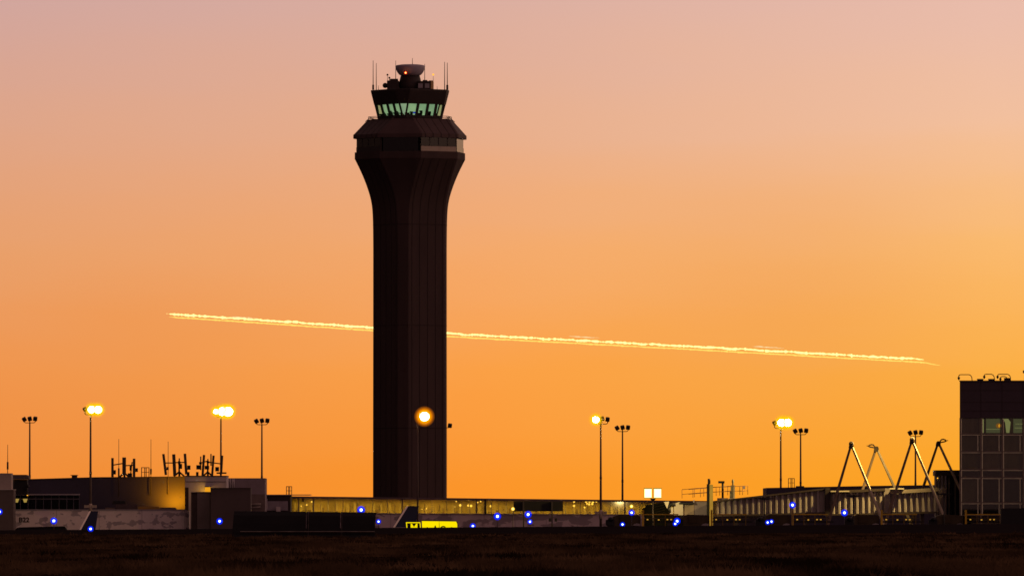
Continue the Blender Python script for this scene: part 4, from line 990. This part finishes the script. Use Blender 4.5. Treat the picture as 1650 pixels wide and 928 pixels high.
mb = MB(); mb.tube((X(1652, OD), OD + 1, Z(613, OD)), (X(1652, OD), OD + 1, Z(598, OD)), .12); mb.build('post', dark_metal, rc)
mb = MB(); mb.box(X(1649, OD), X(1656, OD), OD + .4, OD + 1.6, Z(601, OD), Z(596.5, OD)); mb.build('camera_body', black_metal, rc)
# added sodium spot to light the bridges, set at the unlit corner lamp
sodium('bridge_sodium_spot', (X(1545, OD), OD + 1.4, Z(613.5, OD)), (X(1240, 1706), 1706, Z(815, 1706)), 300000, g1, R(100), 1.0, (1, .68, .20), .5)

JD = 1706.0
ribm = mat("ribbed_bridge_cladding", (.28, .245, .24), .6, .12, .4)
def tunnel(xa, xb, top, bot, d, name, parent, pitch=9.5, m=ribm, depth=.5, y2=3.6):
    """ribbed tunnel wall: trapezoid corrugation facing the camera, flat back"""
    p = M(pitch, d); x = X(xa, d); xe = X(xb, d); pro = [(x, d)]
    while x + p <= xe + .01:
        pro += [(x + .22 * p, d), (x + .36 * p, d - depth), (x + .66 * p, d - depth), (x + .84 * p, d)]; x += p
    if xe > pro[-1][0] + .02: pro.append((xe, d))
    pxs = [825 + q * K / d for q, _ in pro]
    n = len(pro); mb = MB()
    lo = [(q, yy, Z(float(np.interp(px, *bot)), d)) for (q, yy), px in zip(pro, pxs)]; hi = [(q, yy, Z(float(np.interp(px, *top)), d)) for (q, yy), px in zip(pro, pxs)]
    mb.add(lo + hi, [(i, i + 1, n + i + 1, n + i) for i in range(n - 1)])
    lb, hb = [(q, d + y2, z) for q, _, z in lo], [(q, d + y2, z) for q, _, z in hi]
    mb.add(lo + lb, [(i + n, i + 1 + n, i + 1, i) for i in range(n - 1)]); mb.add(hi + hb, [(i, i + 1, n + i + 1, n + i) for i in range(n - 1)])
    mb.add(lb + hb, [(n + i, n + i + 1, i + 1, i) for i in range(n - 1)])
    for i in (0, n - 1): mb.add([lo[i], hi[i], hb[i], lb[i]], [(0, 1, 2, 3)])
    return mb.build(name, m, parent)
def beam(xa, xb, ya, yb, w, d, name, m, parent, y0=-.7, y1=3.9):
    mb = MB(); mb.prism([(X(xa, d), Z(ya + w, d)), (X(xb, d), Z(yb + w, d)), (X(xb, d), Z(yb, d)), (X(xa, d), Z(ya, d))], d + y0, d + y1); return mb.build(name, m, parent)
def rail(parent, pts, y, d, posts, hpx, r=.055, name='guard_rail', mid=True, m=None):
    mb = MB()
    tops = [(X(px, d), d + y, Z(py, d)) for px, py in pts]; mb.path(tops, r, 5)
    if mid: mb.path([(X(px, d), d + y, Z(py + hpx * .55, d)) for px, py in pts], r * .9, 5)
    xs, ys = [p[0] for p in pts], [p[1] for p in pts]
    for px in posts:
        py = float(np.interp(px, xs, ys)); mb.tube((X(px, d), d + y, Z(py + hpx, d)), (X(px, d), d + y, Z(py, d)), r, n=5)
    return mb.build(name, m or mat("rusty_rail", (.22, .1, .05), .7), parent)

jb = thing('jet_bridge', (X(1230, JD), JD, APRON), 'long ribbed jet bridge with dark hooded cab and yellow lift column', 'jet bridge', 'jet bridges at the gates')
tunnel(1151, 1328, ([1151, 1180, 1330], [807, 805, 788.5]), ([1151, 1330], [829.5, 824.5]), JD, 'outer_tunnel', jb)
beam(1150, 1330, 806.5, 786, 2.6, JD, 'tunnel_roof', dark_metal, jb)
beam(1150, 1330, 829.5, 824.4, 2.6, JD, 'tunnel_floor_beam', dark_metal, jb)
mb = MB(); mb.box(X(1118, JD), X(1150, JD), JD + .3, JD + 3.2, Z(829, JD), Z(808, JD)); mb.build('inner_tunnel', mat("dark_mauve_tunnel", (.17, .14, .16), .6), jb)
mb = MB(); mb.box(X(1101, JD), X(1118, JD), JD + .1, JD + 3.4, Z(829.5, JD), Z(811.5, JD)); mb.build('rotunda', mat("dull_tan_rotunda", (.26, .2, .15), .7), jb)
mb = MB(); mb.prism([(X(1086, JD), Z(829.5, JD)), (X(1100.5, JD), Z(829.5, JD)), (X(1100.5, JD), Z(810.8, JD)), (X(1094, JD), Z(808.4, JD)), (X(1086, JD), Z(811, JD))], JD - .6, JD + 3.4); mb.build('cab_side_panel', cream_m, jb)
mb = MB(); mb.box(X(1094, JD), X(1118, JD), JD - .9, JD + 3.4, Z(812, JD), Z(809.4, JD)); mb.build('cab_roof', black_metal, jb)
mb = MB(); mb.prism([(X(1038, JD), Z(856, JD)), (X(1074, JD), Z(856, JD)), (X(1078, JD), Z(826, JD)), (X(1069, JD), Z(808.3, JD)), (X(1040, JD), Z(813.6, JD)), (X(1039.4, JD), Z(817, JD)), (X(1034.6, JD), Z(820, JD)), (X(1038.4, JD), Z(829, JD))], JD - 2, JD + 2.6); mb.build('cab_hood', mat('black_canvas', (.005, .0045, .003), 1.0, .3, spec=0), jb)
mb = MB()
for i in range(5): mb.path([(X(1069.5 + i * .3, JD), JD - 2.1 , Z(809 + i * 4, JD)), (X(1041 + i, JD), JD - 2.1, Z(815.5 + i * 4.4, JD))], .05, 5)
mb.build('hood_pleats', mat('black_canvas_fold', (.012, .01, .007), 1.0, .3, spec=0), jb)
mb = MB(); mb.prism([(X(1069.4, JD), Z(808.2, JD)), (X(1074.5, JD), Z(820.5, JD)), (X(1076.5, JD), Z(813, JD)), (X(1078, JD), Z(807.6, JD))][::1], JD - 1.4, JD + .4); mb.build('cab_gusset', cream_m, jb)
mb = MB(); mb.box(X(1078.4, JD), X(1084.5, JD), JD - .9, JD + .6, Z(829, JD), Z(817, JD)); mb.build('control_desk', cream_m, jb)
mb = MB(); mb.path([(X(1085.5, JD), JD - 1, Z(812, JD)), (X(1079, JD), JD - 1, Z(813, JD)), (X(1077.2, JD), JD - 1, Z(817, JD)), (X(1078, JD), JD - 1, Z(824, JD))], .35, 8); mb.build('canopy_arm', black_metal, jb)
mb = MB(); mb.box(X(1143, JD), X(1148.5, JD), JD - 1.6, JD - .8, Z(852, JD), Z(780.5, JD)); mb.build('lift_column', mat("dull_yellow_column", (.50, .38, .09), .6, .2), jb)
mb = MB(); mb.box(X(1138.6, JD), X(1143, JD), JD - 1.2, JD - .4, Z(830, JD), Z(779.5, JD)); mb.build('column_guide', black_metal, jb)
mb = MB(); mb.tube((X(1142, JD), JD - .8, Z(780, JD)), (X(1142, JD), JD - .8, Z(771, JD)), .22); mb.box(X(1142, JD), X(1144.5, JD), JD - 1, JD - .5, Z(779, JD), Z(773, JD)); mb.build('column_motor', black_metal, jb)
mb = MB(); mb.tube((X(1164.6, JD), JD + 1, Z(806, JD)), (X(1164.6, JD), JD + 1, Z(776, JD)), .2); mb.box(X(1157.5, JD), X(1167.5, JD), JD + .6, JD + 1.4, Z(778.3, JD), Z(774.6, JD)); mb.build('camera_post', black_metal, jb)
mb = MB(); mb.box(X(1177.5, JD), X(1184, JD), JD + .6, JD + 1.6, Z(803, JD), Z(781.5, JD)); mb.box(X(1176, JD), X(1179, JD), JD + .5, JD + 1.2, Z(803, JD), Z(790, JD)); mb.ball((X(1181, JD), JD + 1, Z(775.5, JD)), M(1.9, JD), None, M(3.6, JD)); mb.tube((X(1181, JD), JD + 1, Z(782, JD)), (X(1181, JD), JD + 1, Z(772, JD)), .15); mb.build('beacon_cabinet', mat("grey_green_cabinet", (.2, .19, .14), .7), jb)
mb = MB(); mb.box(X(1174, JD), X(1186, JD), JD + .2, JD + 2, Z(805.5, JD), Z(802.3, JD)); mb.box(X(1182, JD), X(1183.4, JD), JD + .1, JD + .3, Z(803, JD), Z(782, JD)); mb.build('lit_platform', cream_m, jb)
mb = MB(); mb.box(X(1156, JD), X(1173, JD), JD + .4, JD + 2.6, Z(808, JD), Z(802, JD)); mb.build('roof_plinth', mat("grey_plinth", (.22, .18, .17), .7), jb)
rail(jb, [(1099, 788.4), (1138, 785), (1205, 782.4)], .2, JD, (1099, 1119, 1134, 1154, 1172.5, 1192, 1205), 14)
rail(jb, [(1110, 788), (1172, 783), (1200, 783)], 2.6, JD, (1117, 1129, 1160, 1197), 14, name='rear_guard_rail')
mb = MB(); mb.box(X(1197, JD), X(1200.5, JD), JD + .05, JD + .12, Z(787.5, JD), Z(782.5, JD)); mb.build('notice_plate', mat("grey_notice", (.45, .4, .42), .7), jb)
mb = MB()
for px, py in ((1117.8, 806.5), (1246, 797.5), (1227, 800)): mb.ball((X(px, JD), JD - .4, Z(py, JD)), M(1.6, JD)); mb.tube((X(px, JD), JD - .4, Z(py, JD)), (X(px, JD), JD - .2, Z(py + 4, JD)), .1)
mb.build('roof_lamp', lilac_wall, jb)
for px in (1186, 1300):
    mb = MB(); mb.box(X(px - 3, JD), X(px + 3, JD), JD + .5, JD + 2.6, APRON + .9, Z(826, JD)); mb.build('support_leg', dark_metal, jb)
    for s in (.2, 2.9):
        mb = MB(); mb.tube((X(px, JD), JD + s - .3, APRON + .7), (X(px, JD), JD + s + .3, APRON + .7), .7, n=16); mb.build('wheel', rubber_m, jb)
mb = MB(); mb.box(X(1329.5, JD), X(1337, JD), JD - .8, JD + 4, Z(831, JD), Z(785.4, JD)); mb.build('joint_frame', cab_dark, jb)

J2 = 1706.0
j2 = thing('jet_bridge', (X(1430, J2), J2, APRON), 'ribbed jet bridge passing behind the gantry frames beside the office', 'jet bridge', 'jet bridges at the gates')
tunnel(1338, 1424, ([1338, 1424], [793, 789]), ([1338, 1424], [828, 826]), J2, 'outer_tunnel', j2)
beam(1337.5, 1426, 790.5, 786.4, 4.2, J2, 'tunnel_roof', dark_metal, j2)
mb = MB(); mb.box(X(1424.2, J2), X(1434, J2), J2 - .5, J2 + 4, Z(829, J2), Z(786.4, J2)); mb.build('joint_frame', mat("grey_joint_frame", (.2, .17, .17), .7), j2)
tunnel(1434.4, 1512, ([1434, 1514], [796.5, 790]), ([1434, 1514], [824.5, 823.5]), J2, 'inner_tunnel', j2)
beam(1434.2, 1512, 789.8, 785.4, 5.8, J2, 'inner_tunnel_roof', mat("grey_tan_roof", (.22, .18, .15), .7), j2)
mb = MB(); mb.prism([(X(1512.3, J2), Z(852, J2)), (X(1524, J2), Z(852, J2)), (X(1525, J2), Z(786, J2)), (X(1519, J2), Z(785, J2)), (X(1512.3, J2), Z(791, J2))], J2 - .6, J2 + 4); mb.build('end_hood', mat("brown_grey_hood", (.16, .13, .12), .7), j2)
for a, b_, y in ((1338, 1368, 791.2), (1433, 1456, 787)): mb = MB(); mb.box(X(a, J2), X(b_, J2), J2 - 1.4, J2 - .72, Z(y + 1, J2), Z(y - 1, J2)); mb.build('lit_gutter', cream_m, j2)
beam(1337.5, 1512, 827.5, 823.8, 2.6, J2, 'tunnel_floor_beam', dark_metal, j2, y0=-.62)
for px in (1400, 1486):
    mb = MB(); mb.box(X(px - 3, J2), X(px + 3, J2), J2 + .5, J2 + 2.6, APRON + .9, Z(824, J2)); mb.build('support_leg', dark_metal, j2)
    for s in (.2, 2.9):
        mb = MB(); mb.tube((X(px, J2), J2 + s - .3, APRON + .7), (X(px, J2), J2 + s + .3, APRON + .7), .7, n=16); mb.build('wheel', rubber_m, j2)

def gantry(label, apex, left, right, d, hook):
    t = thing('gantry_frame', (X(apex[0], d), d, APRON), label, 'gantry frame', 'A shaped gantry frames over the jet bridges')
    A = Vector((X(apex[0], d), d, Z(apex[1], d)))
    for foot, m_ in ((left, mat("shaded_steel_leg", (.17, .12, .09), .6)), (right, mat("lit_steel_leg", (.46, .39, .29), .55))):  # light from the right is put into the leg colours, left dark, right pale
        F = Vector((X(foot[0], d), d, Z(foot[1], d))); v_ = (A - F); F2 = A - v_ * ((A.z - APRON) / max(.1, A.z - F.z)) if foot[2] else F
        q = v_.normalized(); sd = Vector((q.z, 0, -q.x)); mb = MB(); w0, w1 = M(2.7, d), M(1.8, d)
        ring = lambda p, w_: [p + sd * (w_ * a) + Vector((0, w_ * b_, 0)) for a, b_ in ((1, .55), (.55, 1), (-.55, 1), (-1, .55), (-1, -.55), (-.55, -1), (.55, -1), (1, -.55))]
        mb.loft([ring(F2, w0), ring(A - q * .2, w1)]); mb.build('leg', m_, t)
    mb = MB(); k = M(1, d)
    mb.prism([(A.x - 4.2 * k, A.z - 5.5 * k), (A.x - 1.2 * k, A.z - 7 * k), (A.x + 2.6 * k, A.z - 6.2 * k), (A.x + 4 * k, A.z - 2 * k), (A.x + 2.6 * k, A.z + 1.8 * k), (A.x - 1 * k, A.z + 2.2 * k), (A.x - 3.2 * k, A.z)], d - .45, d + .45); mb.build('apex_plate', mat("dark_apex_plate", (.06, .045, .035), .6), t)
    mb = MB()
    if hook:
        s = hook
        pts = [(3, 2), (5, 4.4), (8, 5), (11, 4), (12.5, 2.6), (10.5, 1.2), (7, .6), (4, 0), (2, .5)]
        mb.path([(A.x + s * a * k, d - .3, A.z + b_ * k) for a, b_ in pts], .14, 6); mb.path([(A.x + s * 12 * k, d - .3, A.z + 2.6 * k), (A.x + s * 15.5 * k, d - .3, A.z + 3 * k)], .08, 6)
    else:
        mb.path([(A.x + 2.8 * k * math.cos(q), d - .5, A.z + (1 + 3 * math.sin(q)) * k) for q in [2 * math.pi * i / 10 for i in range(11)]], .16, 6)
    mb.build('hook', dark_metal, t)
# feet third value: 1 = leg runs on down to the apron
gantry('leftmost tall gantry frame with ring at its apex', (1371.5, 716), (1340, 823, 1), (1415, 822, 1), 1701.0, 0)
gantry('shorter rear gantry frame with hook pointing left', (1412, 721), (1391, 785, 1), (1442, 787, 1), 1722, -1)
gantry('tallest gantry frame, in front, with ring at its apex', (1469.5, 709), (1433, 822, 1), (1517, 823, 1), 1701.0, 0)
gantry('rear gantry frame with hook pointing right, nearest the office', (1511.8, 712.5), (1487, 786, 1), (1539, 771, 1), 1722, 1)

# twin work light on a slim mast above the bridge cab
TD2 = 1690.0
wk = thing('work_light', (X(1051.5, TD2), TD2, APRON), 'twin square white work light above the jet bridge cab', 'work light')
mb = MB(); mb.tube((X(1051.5, TD2), TD2 + .3, APRON), (X(1051.5, TD2), TD2 + .3, Z(806, TD2)), .12); mb.build('pole', dark_metal, wk)
mb = MB(); mb.prism([(X(1051, TD2), Z(807.5, TD2)), (X(1053, TD2), Z(807.5, TD2)), (X(1057, TD2), Z(802.6, TD2)), (X(1047, TD2), Z(802.6, TD2))], TD2 - .4, TD2 + .4); mb.build('bracket', dark_metal, wk)
sodium('work_light_beam', (X(1052, TD2), TD2 + 1.2, Z(794, TD2)), (X(1096, 1706), 1706, Z(818, 1706)), 7000, wk, R(62), .5, (1, .76, .30), .5)
wlm = emit("white_work_light", (1, .95, .72), 5); wrm = emit("work_light_glow", (1, .72, .10), 1.2, .5)
for a, b_ in ((1037.6, 1050.6), (1053, 1066)):
    mb = MB(); mb.box(X(a, TD2), X(b_, TD2), TD2 - .3, TD2 + .4, Z(802.4, TD2), Z(786, TD2)); hd = mb.build('lamp_head', black_metal, wk)
    mb = MB(); mb.box(X(a + 1.1, TD2), X(b_ - 1.1, TD2), TD2 - .4, TD2 - .32, Z(801, TD2), Z(787.6, TD2)); mb.build('lamp_lens', wlm, hd)
    mb = MB(); mb.box(X(a + .2, TD2), X(b_ - .2, TD2), TD2 - .5, TD2 - .45, Z(801.9, TD2), Z(786.8, TD2)); mb.build('lens_glow', wrm, hd)

# ------------------------------------------------------------------ loaders parked in a row below the bridges
LD2 = 1640.0
body_m = mat("dirty_dark_yellow_body", (.055, .038, .018), .7, .35, .9)
lite = emit("glowing_reflector", (1, .5, .06), .55)  # light thrown back by the reflectors, put in as their own glow
def loader(px):
    d = LD2
    t = thing('cargo_loader', (X(px, d), d, APRON), '', 'cargo loader', 'cargo loaders parked in a row')
    z = lambda py: Z(py, d); x = lambda q: X(px + q, d)
    mb = MB(); mb.prism([(x(-58), z(846)), (x(-52), z(862)), (x(-4), z(862)), (x(-4), z(831)), (x(-12), z(829.5)), (x(-38), z(828.5)), (x(-46), z(831)), (x(-54), z(836))], d, d + 3); mb.build('engine_body', body_m, t)
    mb = MB(); mb.prism([(x(-37), z(842)), (x(-23), z(842)), (x(-23), z(833)), (x(-37), z(832))], d - .14, d - .003); mb.build('access_panel', mat("brown_panel", (.045, .028, .01), .6), t)
    mb = MB(); mb.box(x(-60), x(-46), d - .4, d + 1.2, z(846), z(837)); mb.ball((x(-52), d - .3, z(836)), M(5, d), .6, M(3.5, d)); mb.build('hose_reel', black_metal, t)
    mb = MB(); mb.prism([(x(-17), z(846)), (x(-5), z(847)), (x(-5), z(843.5)), (x(-10), z(842.6)), (x(-14), z(843.6))], d - .5, d - .16); mb.build('fender', mat("pale_fender", (.30, .26, .27), .6), t)
    mb = MB(); mb.box(x(-1.5), x(1.5), d - .5, d + .2, APRON + .4, z(821)); mb.build('guard_post', yellow_m, t)
    mb = MB(); mb.box(x(2), x(66), d + .2, d + 2.8, z(850), z(846)); mb.box(x(2), x(66), d + .2, d + 2.8, z(841.5), z(839)); mb.build('deck', black_metal, t)
    mb = MB(); mb.box(x(2), x(57), d - .1, d + .1, z(829.2), z(827.6)); mb.build('top_rail', yellow_m, t)
    mb = MB(); mb.box(x(2), x(60), d - .08, d + .1, z(835.4), z(834.2)); mb.build('lower_rail', mat("dull_rail", (.1, .075, .04), .6), t)
    for q in (18, 36, 55):
        mb = MB(); mb.box(x(q - .7), x(q + .7), d - .05, d + .15, z(850), z(827.8)); mb.build('rail_post', mat("dark_yellow_post", (.16, .1, .02), .6), t)
    for q, py in ((38, 836.6), (44, 836.6), (6, 836.6), (24, 837)):
        mb = MB(); mb.box(x(q), x(q + 2.6), d - .2, d - .12, z(py + .8), z(py - .8)); mb.build('reflector', lite, t)
    for q in (-14, -40, 52):
        for yy in (.2, 2.6):
            mb = MB(); mb.tube((x(q), d + yy - .25, APRON + .75), (x(q), d + yy + .25, APRON + .75), .75, n=18); wh_ = mb.build('wheel', rubber_m, t)
            mb = MB(); mb.tube((x(q), d + yy - .3, APRON + .75), (x(q), d + yy + .3, APRON + .75), .32, n=12); mb.build('rim', grey_m, wh_)
    mb = MB(); mb.box(x(-56), x(58), d + .6, d + 2.2, APRON + .75, z(849)); mb.build('chassis', black_metal, t)
    return t
ld = loader(1277); ld['label'] = 'dark loader with yellow post below the high blue light'
for px, lab in ((1036, 'dark loader with yellow post left of the jet bridge cab'), (1146.5, 'dark loader aligned with the yellow lift column'), (1420.5, 'dark loader below the middle of the gantry frames'), (1556, 'dark loader in front of the office corner')):
    dup(ld, (X(px, LD2), LD2, APRON), lab)
def canopy(px, y0, wpx, label):
    d = 1632.0
    t = thing('canopy_post', (X(px, d), d, APRON), label, 'canopy post', 'dark flat canopies on posts')
    mb = MB(); mb.tube((X(px, d), d, APRON), (X(px, d), d, Z(y0, d)), M(1.1, d), M(.9, d), n=8); mb.build('post', black_metal, t)
    k = M(1, d); mb = MB(); zz = Z(y0, d)
    mb.prism([(X(px - wpx * .5, d), zz - .3 * k), (X(px - 2, d), zz - 2 * k), (X(px + 2, d), zz - 2 * k), (X(px + wpx * .5, d), zz - .5 * k), (X(px + wpx * .46, d), zz + .8 * k), (X(px + 2, d), zz + 1.2 * k), (X(px - wpx * .46, d), zz + 1 * k)], d - .9, d + .9); mb.build('canopy', black_metal, t)
    mb = MB(); mb.ball((X(px, d), d, zz + 1.4 * k), 1.3 * k, None, .8 * k); mb.build('beacon_cap', black_metal, t)
canopy(1232, 803, 26, 'flat black canopy on post before the left jet bridge')
canopy(1375, 798.5, 26, 'flat black canopy on post beside leftmost gantry frame')
canopy(1521, 795.5, 26, 'flat black canopy on post by the annex')
tk = thing('box_truck', (X(1635, 1630), 1630, APRON), 'black box truck in shade at the lower right edge', 'truck')
d = 1630.0
mb = MB(); mb.box(X(1613, d), X(1690, d), d, d + 2.6, Z(852, d), Z(818.5, d)); mb.build('cargo_box', black_metal, tk)
mb = MB(); mb.prism([(X(1690.3, d), Z(856, d)), (X(1710, d), Z(856, d)), (X(1710, d), Z(840, d)), (X(1704, d), Z(826, d)), (X(1690.3, d), Z(824, d))], d + .1, d + 2.5); mb.build('cab', black_metal, tk)
for px in (1626, 1636, 1700):
    for yy in (.2, 2.4):
        mb = MB(); mb.tube((X(px, d), d + yy - .2, APRON + .5), (X(px, d), d + yy + .2, APRON + .5), .5, n=16); mb.build('wheel', rubber_m, tk)
mb = MB(); mb.box(X(1614, d), X(1704, d), d + .5, d + 2.1, APRON + .5, Z(852, d) - .003); mb.build('chassis', black_metal, tk)
